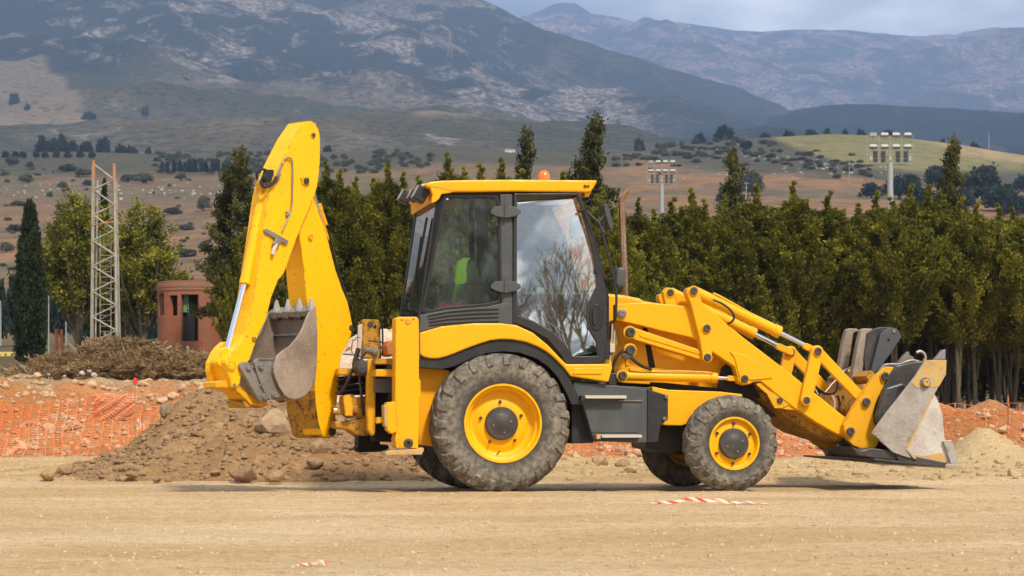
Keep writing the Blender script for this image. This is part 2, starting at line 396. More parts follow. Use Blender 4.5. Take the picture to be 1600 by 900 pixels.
M['mt_near'] = mount_mat('near_mountain', (0.050, 0.068, 0.056, 1), (0.56, 0.47, 0.40, 1), 0.017, 0.48, 0.60, (1, 0.4, 1.0))
M['mt_hill'] = mount_mat('wooded_hill', (0.022, 0.036, 0.034, 1), (0.09, 0.10, 0.075, 1), 0.03, 0.55, 0.75)
M['mt_far'] = mount_mat('far_mountain', (0.05, 0.055, 0.06, 1), (0.66, 0.45, 0.38, 1), 0.009, 0.45, 0.58, (1, 0.4, 1.2))
def tint_near(P, PY, X, D, c):
    n = fbm(P/90, PY/40, 4)
    # open grass slope below the rocky belt, with a tan field at far left
    lim = 105+np.interp(P, [0, 400, 700, 900, 1100], [0, 5, 35, 95, 130])
    c[..., 1] = sstep(lim-8, lim+14, PY+n*14)*(1-sstep(1000, 1150, P))*0.85
    f = sstep(96, 104, PY)*(1-sstep(196, 206, PY))*(1-sstep(60, 80, P-(PY-100)*0.75+ n*10))
    c[..., 0] = f*0.75
    c[..., 0] += sstep(170, 195, PY)*(1-sstep(235, 245, PY))*(1-sstep(200, 300, P))*0.35*sstep(-.3, .3, n)
    c[..., 0] += sstep(217, 221, PY)*(1-sstep(233, 238, PY))*sstep(640, 660, P)*(1-sstep(740, 790, P))*0.9
    c[..., 0] = np.clip(c[..., 0], 0, 1)
    rg = np.interp(P, [800, 900, 1000, 1100, 1200, 1300], [29, 68, 100, 136, 166, 206]); w = 1-sstep(30, 75, PY-rg+22*n); c[..., 2] = np.maximum(w*sstep(780, 850, P), sstep(960, 1080, P+PY*0.3+30*n-40))
    c[..., 2] = np.maximum(c[..., 2], (1-sstep(18, 34, PY+10*n))*sstep(430, 520, P)*0.8)
def tint_far(P, PY, X, D, c):
    n = fbm(P/160, PY/14, 4); c[..., 2] = sstep(60, 110, PY+40*n)*0.42
mountain('near_mountain', M['mt_near'], [-700, 0, 400, 560, 690, 740, 800, 850, 900, 1000, 1100, 1200, 1300, 1400, 2300],
         [-120, -110, -60, -28, -12, -1, 29, 52, 68, 100, 136, 166, 206, 250, 300], 262, 1300, 4400, 130, 900, pw=0.9, tint=tint_near, seed=3)
mountain('wooded_hill', M['mt_hill'], [-700, 900, 1050, 1130, 1200, 1260, 1330, 1400, 1500, 1600, 1800, 2300],
         [300, 280, 245, 215, 189, 170, 164, 166, 172, 176, 172, 160], 262, 2400, 3400, 60, 500, ny=70, seed=9)
mountain('far_mountain', M['mt_far'], [-700, 600, 770, 812, 845, 862, 880, 897, 912, 925, 960, 990, 1035, 1100, 1150, 1190, 1240, 1320, 1400, 1490, 1540, 1600, 1900, 2300],
         [60, 55, 40, 26, 16, 8, 4.5, 5, 13, 21, 27, 33, 32.5, 40, 48, 49, 46.5, 46.5, 57, 58.5, 53, 52, 60, 40], 255, 5200, 9000, 330, 2000, ny=170, back=450, seed=21, tint=tint_far)
# ---------------------------------------------------------------- trees
def leaves(cent, sig, per, L0, W0, up=0.7, seed=0, out=None, dirs=None):
    """per leaf-sized faces round each clump centre; every leaf is a bent pair of triangles"""
    g = np.random.default_rng(seed); n = len(cent)*per
    sig = np.asarray(sig); sig = np.repeat(sig, per, 0) if sig.ndim == 2 else sig
    c = np.repeat(cent, per, 0)+np.clip(g.normal(size=(n, 3)), -2, 2)*sig
    d = g.normal(size=(n, 3)); d[:, 2] = np.abs(d[:, 2])*0.6+up
    if out is not None: d[:, :2] += (np.repeat(cent, per, 0)[:, :2])*out
    if dirs is not None: d = g.normal(size=(n, 3))*0.55+np.repeat(dirs, per, 0)
    d /= np.linalg.norm(d, axis=1, keepdims=True)
    s = np.cross(d, g.normal(size=(n, 3))); s /= np.linalg.norm(s, axis=1, keepdims=True)
    l = L0*(0.6+0.8*g.random((n, 1))); w = W0*(0.6+0.8*g.random((n, 1)))
    v = np.stack([c, c+d*l*0.5+s*w, c+d*l, c+d*l*0.5-s*w], 1).reshape(-1, 3)
    f = np.arange(n*4).reshape(n, 4)
    return v, f
def make_tree(kind, seed, H, mat, name='crown', lo=0.14):
    g = np.random.default_rng(seed); tk = MB()
    if kind == 'bushy':                       # many upright plumes, open low down
        nb = 125; cen = []; sg = []; dr = []
        for k in range(nb):
            t = ((k+g.random())/nb)**0.92; a = k*2.4+g.normal()*0.4; l = (0.25*H*(1-t)**0.8*min(1, 0.45+t*2.5)+0.02*H)*g.uniform(0.62, 1.18)
            z0 = H*(lo+(0.86-lo)*t); rise = l*g.uniform(0.55, 1.15)+0.02*H
            for q in (0.35, 0.52, 0.68, 0.84, 1.0):
                cen.append((l*q*math.cos(a), l*q*math.sin(a), z0+rise*q**1.3)); sg.append(0.0185*H*(1.25-0.85*q)); dr.append((math.cos(a)*0.6, math.sin(a)*0.6, 0.9))
            if k % 6 == 0: tk.tube([(0, 0, z0-0.02*H), cen[-3], cen[-1]], 0, 4, rs=[0.006*H, 0.004*H, 0.0015*H])
        for k in range(10): cen.append((g.normal()*0.004*H, g.normal()*0.004*H, H*(0.80+0.020*k))); sg.append(0.013*H*(1.05-k/10)); dr.append((0, 0, 1.2))
        cen = np.array(cen); n = len(cen)
        v, f = leaves(cen, np.array(sg)[:, None]*np.array([1, 1, 1.25]), 108, 0.0125*H, 0.0030*H, 0.25, seed, dirs=np.array(dr))
        th = 0.72
        for k in range(5):
            i = g.integers(n); z0 = H*(0.1+0.5*g.random()); c = cen[i]
            tk.tube([(0, 0, min(z0, c[2]*0.8)), (c[0]*0.5, c[1]*0.5, c[2]*0.85), tuple(c)], 0.01*H, 5, rs=[0.006*H, 0.004*H, 0.002*H])
    elif kind == 'spiky':                     # irregular tiers, ragged narrow spire
        cs = []
        for k in range(50):
            z = H*(0.28+0.70*(k/50)**0.9); rr = 0.21*H*(1-(z/H-0.2)/0.8)**0.75*(0.5+0.7*g.random())+0.012*H; a = g.random()*6.283
            m = max(2, int(rr/(0.020*H)))
            for j in range(m):
                q = (j+1)/m; cs.append((rr*q*math.cos(a), rr*q*math.sin(a), z+q*rr*0.35*(0.2+g.random())))
            tk.tube([(0, 0, z-0.02*H), (rr*.6*math.cos(a), rr*.6*math.sin(a), z+rr*.1), (rr*math.cos(a), rr*math.sin(a), z+rr*.25)], 0, 4, rs=[0.006*H, 0.004*H, 0.002*H])
        cs += [(0, 0, H*(0.80+0.2*k/10)) for k in range(11)]
        v, f = leaves(np.array(cs), (0.013*H, 0.013*H, 0.012*H), 60, 0.017*H, 0.0042*H, 0.5, seed); th = 0.97
    elif kind == 'cypress':
        n = 900; t = g.random(n); a = g.random(n)*6.283
        r = 0.085*H*np.sin(np.pi*np.clip(0.16+0.84*t**0.8, 0, 1))**0.8*(0.55+0.5*g.random(n)) + 0.006*H
        cen = np.stack([r*np.cos(a), r*np.sin(a), H*(0.01+0.97*t)], 1)
        v, f = leaves(cen, (0.007*H, 0.007*H, 0.016*H), 26, 0.022*H, 0.0045*H, 1.6, seed); th = 0.9
    elif kind == 'loose':                     # several thin stems, tufts of foliage with gaps
        cs = []
        for k in range(46):
            a = g.random()*6.283; b = g.random()**0.7; z = H*(0.12+0.28*g.random()); top = H*(1.02-0.45*b*b)*(0.8+0.2*g.random())
            R1 = 0.24*H*b; x1, y1 = R1*math.cos(a), R1*math.sin(a)
            tk.tube([(0, 0, z*0.5), (x1*0.35, y1*0.35, z+0.2*(top-z)), (x1*0.8, y1*0.8, z+0.6*(top-z)), (x1, y1, top)], 0, 5, rs=[0.009*H, 0.007*H, 0.004*H, 0.002*H])
            for j in range(11):
                q = 0.22+0.78*j/10; rr = 0.9*q
                cs.append((x1*rr+g.normal()*0.022*H, y1*rr+g.normal()*0.022*H, z+(top-z)*q+g.normal()*0.01*H))
        v, f = leaves(np.array(cs), (0.016*H, 0.016*H, 0.026*H), 60, 0.021*H, 0.0050*H, 0.8, seed); th = 0.85
    else:                                     # oak / shrub, unit sized: round, lumpy, opaque
        n = 130; u = g.normal(size=(n, 3)); u /= np.linalg.norm(u, axis=1, keepdims=True); u[:, 2] = np.abs(u[:, 2])*1.1-0.25
        lob = 0.72+0.28*np.sin(u[:, 0]*4+seed)*np.cos(u[:, 1]*5+seed*2)
        cen = u*(lob*(0.6+0.4*g.random(n)))[:, None]*np.array([0.52, 0.52, 0.62])*H; cen[:, 2] += 0.28*H; cen[:, 2] = np.abs(cen[:, 2])
        v, f = leaves(cen, (0.06*H, 0.06*H, 0.05*H), 26, 0.09*H, 0.035*H, 0.4, seed); th = 0.5
    rb = (0.009 if kind == 'bushy' else 0.014)*H if kind != 'oak' else 0.05*H
    lean = g.normal()*0.02*H
    tk.tube([(0, 0, -0.05*H), (0, 0, 0.02*H), (lean, 0, th*H*0.5), (0, 0, th*H)], 0, 9, rs=[rb*1.6, rb*1.2, rb*0.8, rb*0.22])
    root = empty('tree'); crown = mesh_np(name, v, f, mat, root)
    tk.obj('trunk', M['bark'], root, smooth=True)
    return root
def at(px, Y): return (px-800)/FPX*Y
def ztop(py, Y): return CAMH+(HOR-py)*Y/FPX
def gz(x, Y): return float(terrain_z(np.array([x]), np.array([Y]))[0])
used = set()
def plant(proto, px, top, Y, label, name, group=None, Hn=7.0, wide=1.0, base=None, cat='tree'):
    x = at(px, Y); zb = gz(x, Y)-0.05 if base is None else base
    s = (ztop(top, Y)-zb)/Hn
    if id(proto) in used: o = dup(proto)
    else: used.add(id(proto)); o = proto
    o.name = name; o.location = (x, Y, zb); o.rotation_euler = (0, 0, random.uniform(0, 6.28)); o.scale = (s*wide, s*wide, s)
    tag(o, label, cat, group)
    return o
bushy = [make_tree('bushy', 11+i, 7.0, M['leaf']) for i in range(5)]; high = [make_tree('bushy', 21+i, 7.0, M['leaf'], lo=0.37) for i in range(4)]
spiky = [make_tree('spiky', 31+i, 7.0, M['leaf_dark']) for i in range(3)]
loose = [make_tree('loose', 51+i, 7.0, M['leaf']) for i in range(3)]
ORD = ['first','second','third','fourth','fifth','sixth','seventh','eighth','ninth','tenth','eleventh','twelfth','thirteenth','fourteenth','fifteenth','sixteenth','seventeenth','eighteenth','nineteenth','twentieth','twenty-first','twenty-second','twenty-third','twenty-fourth','twenty-fifth','twenty-sixth']
# right of the cab: dense double row
tops = [(975, 345), (1000, 332), (1026, 350), (1052, 322), (1078, 318), (1104, 330), (1130, 322), (1156, 330), (1182, 308), (1208, 352), (1236, 305), (1262, 335),
        (1290, 318), (1318, 335), (1345, 330), (1372, 315), (1398, 330), (1424, 305), (1450, 298), (1476, 322), (1502, 328), (1528, 338), (1556, 330), (1584, 332), (1612, 328), (1640, 335)]
for i, (px, ty) in enumerate(tops):
    plant(bushy[i % 5] if px < 1290 else high[i % 4], px+random.uniform(-4, 4), ty-18+random.uniform(-9, 9), 60+random.uniform(-1.2, 1.2), 'olive green conifer in the hedge\'s front row, %s tree right of the exhaust pipe' % ORD[i], 'conifer_tree',
          'front row of conifers right of the loader', wide=random.uniform(1.0, 1.3))
for i in range(22):
    px = 985+i*31+random.uniform(-6, 6)
    plant(bushy[(i*3+1) % 5] if px < 1290 else high[i % 4], px, np.interp(px, [980, 1200, 1450, 1640], [366, 360, 352, 358])+random.uniform(-8, 12), 64+random.uniform(-1, 1),
          'conifer behind the front row of the hedge right of the loader', 'conifer_tree', 'back row of conifers right of the loader', wide=1.05)
for i in range(20):
    px = 990+i*34+random.uniform(-6, 6)
    plant(bushy[(i*2) % 5], px, np.interp(px, [980, 1200, 1450, 1640], [392, 385, 380, 385])+random.uniform(-6, 12), 69+random.uniform(-1, 1),
          'dark conifer deepest in the hedge right of the loader', 'conifer_tree', 'deepest row of conifers right of the loader', wide=1.15)
# between boom and cab, and behind the cab
for i, (px, ty) in enumerate([(508, 258), (532, 272), (556, 284), (582, 286), (606, 262), (632, 276), (655, 282), (700, 246), (727, 268), (752, 262), (782, 254), (812, 272), (850, 290), (880, 276), (905, 300), (940, 300), (962, 330)]):
    lab = ('olive green conifer between boom and cab, %s counting from the boom' % ORD[i]) if px < 640 else ('bushy conifer behind the loader cab, %s counting from the cab\'s rear edge' % ORD[i-6])
    plant(bushy[(i*2+1) % 5], px, ty-10, 59+random.uniform(-1.5, 1.5), lab, 'conifer_tree', 'conifers between boom and cab' if px < 640 else 'conifers behind the cab', wide=1.1)
for i, px in enumerate([500, 522, 548, 574, 600, 626, 650, 690, 735, 790, 840, 890, 930]):
    lab = 'dark conifer in the second row behind the boom and cab'
    plant(bushy[i % 5], px, 305+random.uniform(-12, 15), 63+random.uniform(-1, 1), lab, 'conifer_tree', 'second row of conifers behind boom and cab', wide=1.1)
# tall ragged ones with a label each
plant(spiky[0], 930, 189, 66, 'tall ragged dark conifer rising above the front edge of the cab roof', 'tall_conifer', wide=0.80)
plant(spiky[1], 822, 208, 68, 'ragged dark conifer spire above the cab roof left of the orange beacon', 'tall_conifer', wide=0.62)
plant(spiky[2], 1145, 240, 66, 'ragged conifer spire above the hedge between the two floodlight masts', 'tall_conifer', wide=0.66)
plant(spiky[0], 1489, 222, 66, 'narrow ragged conifer spire right of the large floodlight mast', 'tall_conifer', wide=0.62)
plant(spiky[1], 376, 238, 58, 'tall dark conifer directly left of the raised backhoe boom', 'tall_conifer', wide=0.95)
plant(spiky[2], 356, 268, 59, 'dark conifer leaning out left of the taller one by the boom', 'tall_conifer', wide=0.85)
plant(bushy[2], 395, 330, 57, 'green bushy conifer low behind the dipper arm of the backhoe', 'conifer_tree', wide=1.0)
plant(bushy[3], 368, 400, 56.5, 'green bushy conifer beside the brick hut at left of the boom', 'conifer_tree', wide=0.75)
plant(bushy[0], 455, 300, 60, 'bushy conifer seen through the gap of the backhoe boom', 'conifer_tree', wide=0.9)
plant(bushy[1], 425, 340, 60, 'bushy conifer behind the digging bucket of the backhoe', 'conifer_tree', wide=1.0)
# left group by the lattice mast
plant(loose[0], 122, 303, 72, 'loose yellow green tree directly left of the lattice mast', 'loose_tree', wide=1.2)
plant(loose[1], 222, 326, 70, 'loose yellow green tree with open crown between mast and brick hut', 'loose_tree', wide=1.45)
plant(loose[2], 196, 370, 76, 'loose green tree just behind the right leg of the lattice mast', 'loose_tree', wide=1.3)
plant(loose[0], 150, 345, 78, 'green tree standing behind the left leg of the lattice mast', 'loose_tree', wide=1.3)
cyp = make_tree('cypress', 71, 7.0, M['leaf_cyp'])
plant(cyp, 47, 316, 56, 'narrow dark Italian cypress standing alone at the far left', 'cypress_tree', wide=0.98)
spire = make_tree('cypress', 72, 7.0, M['leaf_cyp'])
plant(spire, 163, 283, 82, 'thin dark cypress spire rising inside the lattice mast', 'cypress_tree', wide=0.45)
# dark trees at far left, low ground
oaks = [make_tree('oak', 81+i, 1.0, M['leaf_oak']) for i in range(4)]
shr = [make_tree('oak', 91+i, 1.0, M['leaf_shrub'], 'foliage') for i in range(3)]
_YS = np.linspace(260, 860, 601)
def hit(px, py):
    """distance at which the slope is seen at that row"""
    z = terrain_z(at(px, _YS), _YS); r = HOR-(z-CAMH)*FPX/_YS; k = np.nonzero(r <= py)[0]
    return float(_YS[k[0]]) if len(k) else 852.0
def round_tree(protos, px, base, top, Y, label, name, group=None, k=0, wide=None, cat='tree'):
    """base and top rows of the crown at distance Y"""
    if Y > 250 and Y < 851: Y = hit(px, base)
    x = at(px, Y); z0 = ztop(base, Y); h = ztop(top, Y)-z0; zb = min(gz(x, Y), z0)
    p = protos[k % len(protos)]; o = dup(p) if id(p) in used else p; used.add(id(p))
    o.name = name; w = h if wide is None else wide*Y/FPX/1.15
    o.location = (x, Y, zb-0.02); o.rotation_euler = (0, 0, random.uniform(0, 6.28)); o.scale = (w, w, (ztop(top, Y)-zb)*1.12)
    return tag(o, label, cat, group)
for i, (px, b, t, w) in enumerate([(-10, 500, 420, 60), (25, 505, 412, 60), (72, 505, 430, 50), (100, 520, 440, 50), (250, 540, 452, 40), (145, 560, 420, 60), (190, 560, 430, 60), (225, 560, 440, 60)]):
    round_tree(oaks, px, b, t, 110+i*3, 'dark rounded tree in the low ground behind cypress and mast', 'broadleaf_tree', 'dark trees in the low ground at left', i, w)
# oaks on the ridge and hill: (px, base, top, width, depth)
OAK = [(97, 224, 201, 24, 880), (66, 236, 206, 30, 870), (161, 236, 209, 30, 870), (85, 236, 212, 34, 868), (112, 236, 215, 30, 866), (135, 236, 216, 30, 868), (190, 238, 222, 26, 868), (206, 239, 224, 24, 868), (232, 241, 226, 14, 866),
       (512, 236, 225, 18, 860), (999, 228, 213, 22, 860), (1093, 224, 204, 24, 858), (1131, 222, 192, 40, 856), (1195, 220, 205, 24, 862), (1166, 233, 218, 24, 800), (1232, 214, 201, 24, 862), (1268, 210, 199, 26, 866), (1293, 209, 197, 16, 868),
       (1321, 210, 198, 14, 868), (1345, 212, 198, 20, 868), (1386, 213, 200, 24, 868), (1473, 222, 214, 14, 868), (1522, 231, 219, 20, 866)]
for i, (px, b, t, w, Yd) in enumerate(OAK):
    if px < 300: lab, grp = 'dark holm oak in the grove on the ridge above the mast', 'holm oaks in the grove on the left ridge'
    elif px in (512,): lab, grp = 'single dark tree on the ridge just right of the boom top', None
    elif px in (1131,): lab, grp = 'largest holm oak on the skyline of the scrubby ridge', None
    elif px < 1210: lab, grp = 'holm oak on the scrubby ridge near the largest oak', 'holm oaks on the scrubby ridge'
    else: lab, grp = 'small dark holm oak on the crest of the green field', 'holm oaks along the crest of the green field'
    round_tree(oaks, px, b, t, Yd, lab, 'holm_oak', grp, i, w)
for i, (px, b, t, w, Yd) in enumerate([(1462, 292, 254, 46, 300), (1535, 318, 250, 82, 310), (1566, 330, 282, 70, 290), (1598, 300, 270, 40, 300), (1420, 300, 268, 50, 330), (1362, 310, 282, 44, 300), (1405, 312, 270, 60, 290), (1175, 306, 258, 48, 330), (1135, 320, 285, 40, 320), (1590, 340, 300, 60, 280), (1500, 330, 290, 60, 300), (1440, 330, 285, 60, 290)]):
    lab = 'grey green oak in the clump behind the large floodlight mast' if px > 1300 else ['grey green rounded tree behind the ragged spire between the masts', 'lower grey green tree left behind the ragged spire'][px == 1135]
    round_tree(oaks if px > 1300 else shr, px, b, t, Yd, lab, 'slope_oak', 'oaks on the slope at right' if px > 1300 else None, i, w)
# small spires below the olive grove, row of small trees left, scrub
for i in range(13):
    px = 255+i*8.5+random.uniform(-2, 2); round_tree(oaks, px, 272, 254-random.uniform(0, 12), 640, 'small dark spire-shaped tree in the row below the olives', 'small_dark_tree', 'dark spires below the olive grove', i, 10)
for i in range(9):
    px = 6+i*17+random.uniform(-4, 4); round_tree(oaks, px, 248, 233+random.uniform(-2, 3), 760, 'small dark tree in the row atop the brown slope', 'small_dark_tree', 'row of small trees at the top of the brown slope', i, 15)
gb = np.random.default_rng(5)
for i in range(170):                            # the olive grove
    px = 245+430*gb.random(); yy = 236+34*gb.random()**0.8; Yd = np.interp(yy, [236, 262, 275], [845, 690, 640])
    if px > 600 and yy > 262: continue
    round_tree(shr, px, yy+2, yy-4-4*gb.random(), Yd, 'grey green olive tree on the slope behind boom and cab', 'olive_tree', 'olive trees on the slope', i, 11+8*gb.random())
SHR = [(20, 258, 30, 16), (47, 262, 16, 12), (42, 285, 30, 16), (105, 268, 40, 14), (130, 275, 32, 14), (98, 295, 22, 14), (138, 290, 26, 10), (225, 286, 40, 20), (200, 285, 30, 16), (283, 281, 24, 12), (30, 322, 34, 10), (25, 362, 38, 14), (95, 372, 30, 12),
       (270, 335, 34, 14), (292, 360, 30, 12), (290, 402, 46, 16), (262, 398, 30, 12), (318, 330, 26, 30), (318, 392, 20, 18), (8, 274, 16, 8), (118, 322, 20, 10), (60, 400, 50, 16), (240, 345, 20, 8), (78, 308, 14, 10), (10, 395, 30, 20)]
for i, (px, b, w, h) in enumerate(SHR):
    Yd = np.interp(b, [245, 290, 345, 375, 470], [820, 600, 460, 400, 250])
    round_tree(shr, px, b, b-h, Yd, 'larger grey green shrub on the brown slope', 'shrub', 'larger shrubs on the brown slope', i, w, 'shrub')
for i in range(130):
    px = -20+560*gb.random(); b = 258+165*gb.random(); Yd = np.interp(b, [245, 290, 345, 375, 470], [820, 600, 460, 400, 250])
    round_tree(shr, px, b, b-3-4*gb.random(), Yd, 'grey green shrub on the brown slope at left', 'shrub', 'shrubs on the brown slope', i, 4+13*gb.random()**1.5, 'shrub')
for i in range(140):                           # scrub on the right ridge
    px = 960+400*gb.random(); b = np.interp(px, [960, 1150, 1350], [250, 235, 268])+gb.normal()*10; Yd = 700+gb.normal()*25
    round_tree(shr, px, b, b-4-5*gb.random(), Yd, 'low scrub bush on the stony ridge at right', 'shrub', 'scrub bushes on the stony ridge', i, 9+13*gb.random(), 'shrub')
for i in range(60):                           # dots on the mountain
    px = 1600*gb.random(); b = np.interp(px, [0, 600, 1000, 1200], [215, 200, 215, 225])-gb.random()*60
    if not (px < 1000): continue
for i, (px, b, t, w, Yd) in enumerate([(22, 158, 139, 24, 2000), (43, 170, 157, 14, 1950), (140, 183, 169, 28, 1800), (227, 176, 160, 18, 1900), (34, 201, 190, 16, 1700), (191, 125, 117, 18, 2500), (290, 126, 117, 16, 2500), (22, 109, 96, 18, 2700), (370, 120, 114, 14, 2600)]):
    x = at(px, Yd); o = dup(oaks[i % 4]); zc = ztop(b, Yd); h = (b-t)*Yd/FPX*1.5
    o.location = (x, Yd, zc-0.35*h); o.scale = (w*Yd/FPX/1.2,)*2+(h,); o.name = 'mountain_oak'; tag(o, 'dark tree dotted on the mountain slope at left', 'tree', 'single trees on the mountain slope')
# white stones of the old field wall
def stone_mesh(seed, n=2):
    import bmesh
    bm = bmesh.new(); bmesh.ops.create_icosphere(bm, subdivisions=n, radius=0.5)
    g = random.Random(seed); d = [(Vector((g.gauss(0, 1), g.gauss(0, 1), g.gauss(0, 1))).normalized(), g.uniform(0.24, 0.46)) for _ in range(11)]
    for v in bm.verts:
        for a, k in d:
            q = v.co.dot(a)
            if q > k: v.co -= a*(q-k)*0.9
        v.co *= 1+g.uniform(-0.03, 0.03)
    me = bpy.data.meshes.new('stone'); bm.to_mesh(me); bm.free(); return me
SM = [stone_mesh(i) for i in range(8)]; SL = [stone_mesh(20+i, 1) for i in range(6)]
def me_np(me):
    v = np.empty(len(me.vertices)*3, np.float32); me.vertices.foreach_get('co', v)
    me.calc_loop_triangles(); f = np.empty(len(me.loop_triangles)*3, np.int32); me.loop_triangles.foreach_get('vertices', f)
    return v.reshape(-1, 3), f.reshape(-1, 3)
SLN = [me_np(m) for m in SL]
def scatter(name, pts, sizes, mat, parent=None, flat=0.65, seed=0, label=None, cat=None):
    g = np.random.default_rng(seed); V = []; F = []; b = 0
    for p, s in zip(pts, sizes):
        v, f = SLN[g.integers(6)]; a = g.random()*6.28; c, q = math.cos(a), math.sin(a)
        r = v*np.array([s, s*(0.6+0.5*g.random()), s*flat*(0.7+0.5*g.random())])
        r = np.stack([r[:, 0]*c-r[:, 1]*q, r[:, 0]*q+r[:, 1]*c, r[:, 2]], 1)+np.asarray(p)
        V.append(r); F.append(f+b); b += len(v)
    o = mesh_np(name, np.vstack(V), np.vstack(F), mat, parent)
    return tag(o, label, cat, kind='stuff')
M['lime'] = rock_mat('limestone', (0.36, 0.32, 0.27, 1), (0.50, 0.46, 0.40, 1))
g = np.random.default_rng(8)
px = np.concatenate([g.random(150)*420, 980+g.random(110)*420, 1000+300*g.random(40)]); py = np.concatenate([300+g.normal(size=150)*7, np.interp(px[150:260], [980, 1150, 1400], [244, 236, 276])+g.normal(size=110)*7, 262+g.random(40)*20])
Yd = np.where(px < 500, np.interp(py, [245, 290, 345], [820, 600, 460]), 700-(px-1000)*0.1)
Yd = np.array([hit(a_, b_) for a_, b_ in zip(px, py)]); xx = (px-800)/FPX*Yd; zz = terrain_z(xx, Yd)
scatter('field_stones', np.stack([xx, Yd, zz+0.1], -1), 0.5+1.1*g.random(300)**2, M['lime'], seed=4, label='pale stones scattered along old field walls on the slopes', cat='stones')

# ---------------------------------------------------------------- soil heaps and stones
def heap(name, x0, x1, y0, y1, crest_px, crest_py, Yc, mat, step=0.045, fr=3.0, bk=3.5, amp=0.10, kind='structure', zmin=-0.06):
    xs = np.arange(x0, x1, step); ys = np.arange(y0, y1, step); X, Y = np.meshgrid(xs, ys)
    px = 800+FPX*X/Yc; top = np.maximum(CAMH+(HOR-np.interp(px, crest_px, crest_py))*Yc/FPX, -0.05)
    f = np.where(Y < Yc, np.clip(1-(Yc-Y)/fr, 0, 1), np.clip(1-(Y-Yc)/bk, 0, 1))
    f = f**0.95
    Z = top*f
    act = sstep(0.0, 0.12, Z)
    Z = Z+act*(amp*fbm(X/0.8+5, Y/0.8, 6, 0.62)+amp*0.5*ridged(X/0.35, Y/0.35, 3)-amp*0.3)
    Z = np.where(Z < 0.02, -0.12, Z)
    o = mesh_np(name, np.stack([X, Y, Z], -1).reshape(-1, 3), grid_faces(len(xs), len(ys)), mat, smooth=True)
    tag(o, kind=kind)
    def zf(x, y):
        i = min(max(int(round((x-x0)/step)), 0), len(xs)-1); j = min(max(int(round((y-y0)/step)), 0), len(ys)-1); return float(Z[j, i])
    return o, zf
pile, pz = heap('soil_pile', -6.6, -0.2, 24.3, 31.5, [40, 60, 100, 150, 200, 250, 290, 330, 380, 450, 520, 580, 640, 700, 740, 760],
                [765, 758, 745, 722, 697, 660, 622, 604, 600, 606, 625, 655, 690, 728, 752, 765], 27.6, M['pile'], amp=0.19)
pale, pz2 = heap('pale_soil_heap', -3.9, -0.9, 30.5, 37, [440, 480, 520, 560, 600, 640, 680, 720], [730, 640, 548, 518, 512, 530, 620, 730], 34, M['pale'], amp=0.16)
mound, pz3 = heap('sand_mound', 5.6, 9.8, 29.5, 34.5, [1440, 1470, 1500, 1525, 1545, 1570, 1600, 1640, 1680], [735, 716, 690, 672, 672, 684, 698, 706, 735], 32, M['mound'], amp=0.07, fr=1.6, bk=2)
def stone(px, py, wpx, Y, mat, label, parent=None, cat='rock', hr=0.7, k=0, name='boulder', zc=None, group=None):
    o = bpy.data.objects.new(name, SM[k % 8].copy() if parent is None else SM[k % 8])
    COL.objects.link(o); x = at(px, Y); z = CAMH+(HOR-py)*Y/FPX if zc is None else zc; w = wpx*Y/FPX
    o.data.materials.clear() if parent is None else None
    if not o.data.materials: o.data.materials.append(mat)
    o.location = (x, Y, z); o.scale = (w*1.1, w*0.9, w*hr*1.15); o.rotation_euler = (random.uniform(-.2, .2), random.uniform(-.2, .2), random.uniform(0, 0.6))
    if parent: o.parent = parent
    else: tag(o, label, cat, group)
    return o
stone(428, 664, 66, 25.9, M['rock_grey'], 'large rounded grey boulder in the soil pile below the digging bucket', hr=0.72, k=0)
stone(262, 642, 24, 27.2, M['rock_grey'], 'grey boulder at the top left shoulder of the soil pile', hr=1.1, k=1)
stone(77, 743, 28, 24.7, M['rock'], 'leftmost boulder at the toe of the soil pile', hr=0.7, k=2)
stone(103, 733, 26, 25.1, M['rock'], 'boulder second from the left at the toe of the soil pile', hr=0.7, k=3)
stone(205, 742, 22, 24.6, M['rock'], 'angular stone at the pile foot left of the two big base rocks', hr=0.55, k=4)
stone(246, 749, 17, 24.5, M['rock'], 'flat pale stone at the pile foot', hr=0.5, k=5)
stone(383, 740, 44, 24.5, M['rock'], 'round brown boulder at the pile foot under the bucket linkage', hr=0.65, k=6)
stone(431, 745, 34, 24.4, M['rock'], 'darker rounded boulder right of the big base boulder', hr=0.55, k=7)
stone(505, 700, 40, 25.4, M['rock'], 'pale lump of rock half way up the pile under the boom foot', hr=0.6, k=1)
stone(492, 725, 30, 25.0, M['rock'], 'pale angular rock low on the pile below the boom foot', hr=0.6, k=2)
stone(566, 744, 15, 24.5, M['rock'], 'small dark stone at the pile foot under the stabilizer', hr=0.8, k=3)
stone(972, 728, 28, 30.5, M['rock'], 'tan boulder seen under the cab steps', hr=0.8, k=4)
stone(938, 722, 34, 31.5, M['rock'], 'cluster rock beside the tan boulder under the cab', hr=0.8, k=5)
stone(900, 735, 30, 30, M['rock'], 'low rock behind the big rear tyre', hr=0.7, k=6)
stone(318, 654, 8, 26.0, M['rock_pink'], 'small pale stone high on the pile', hr=1.0, k=5)
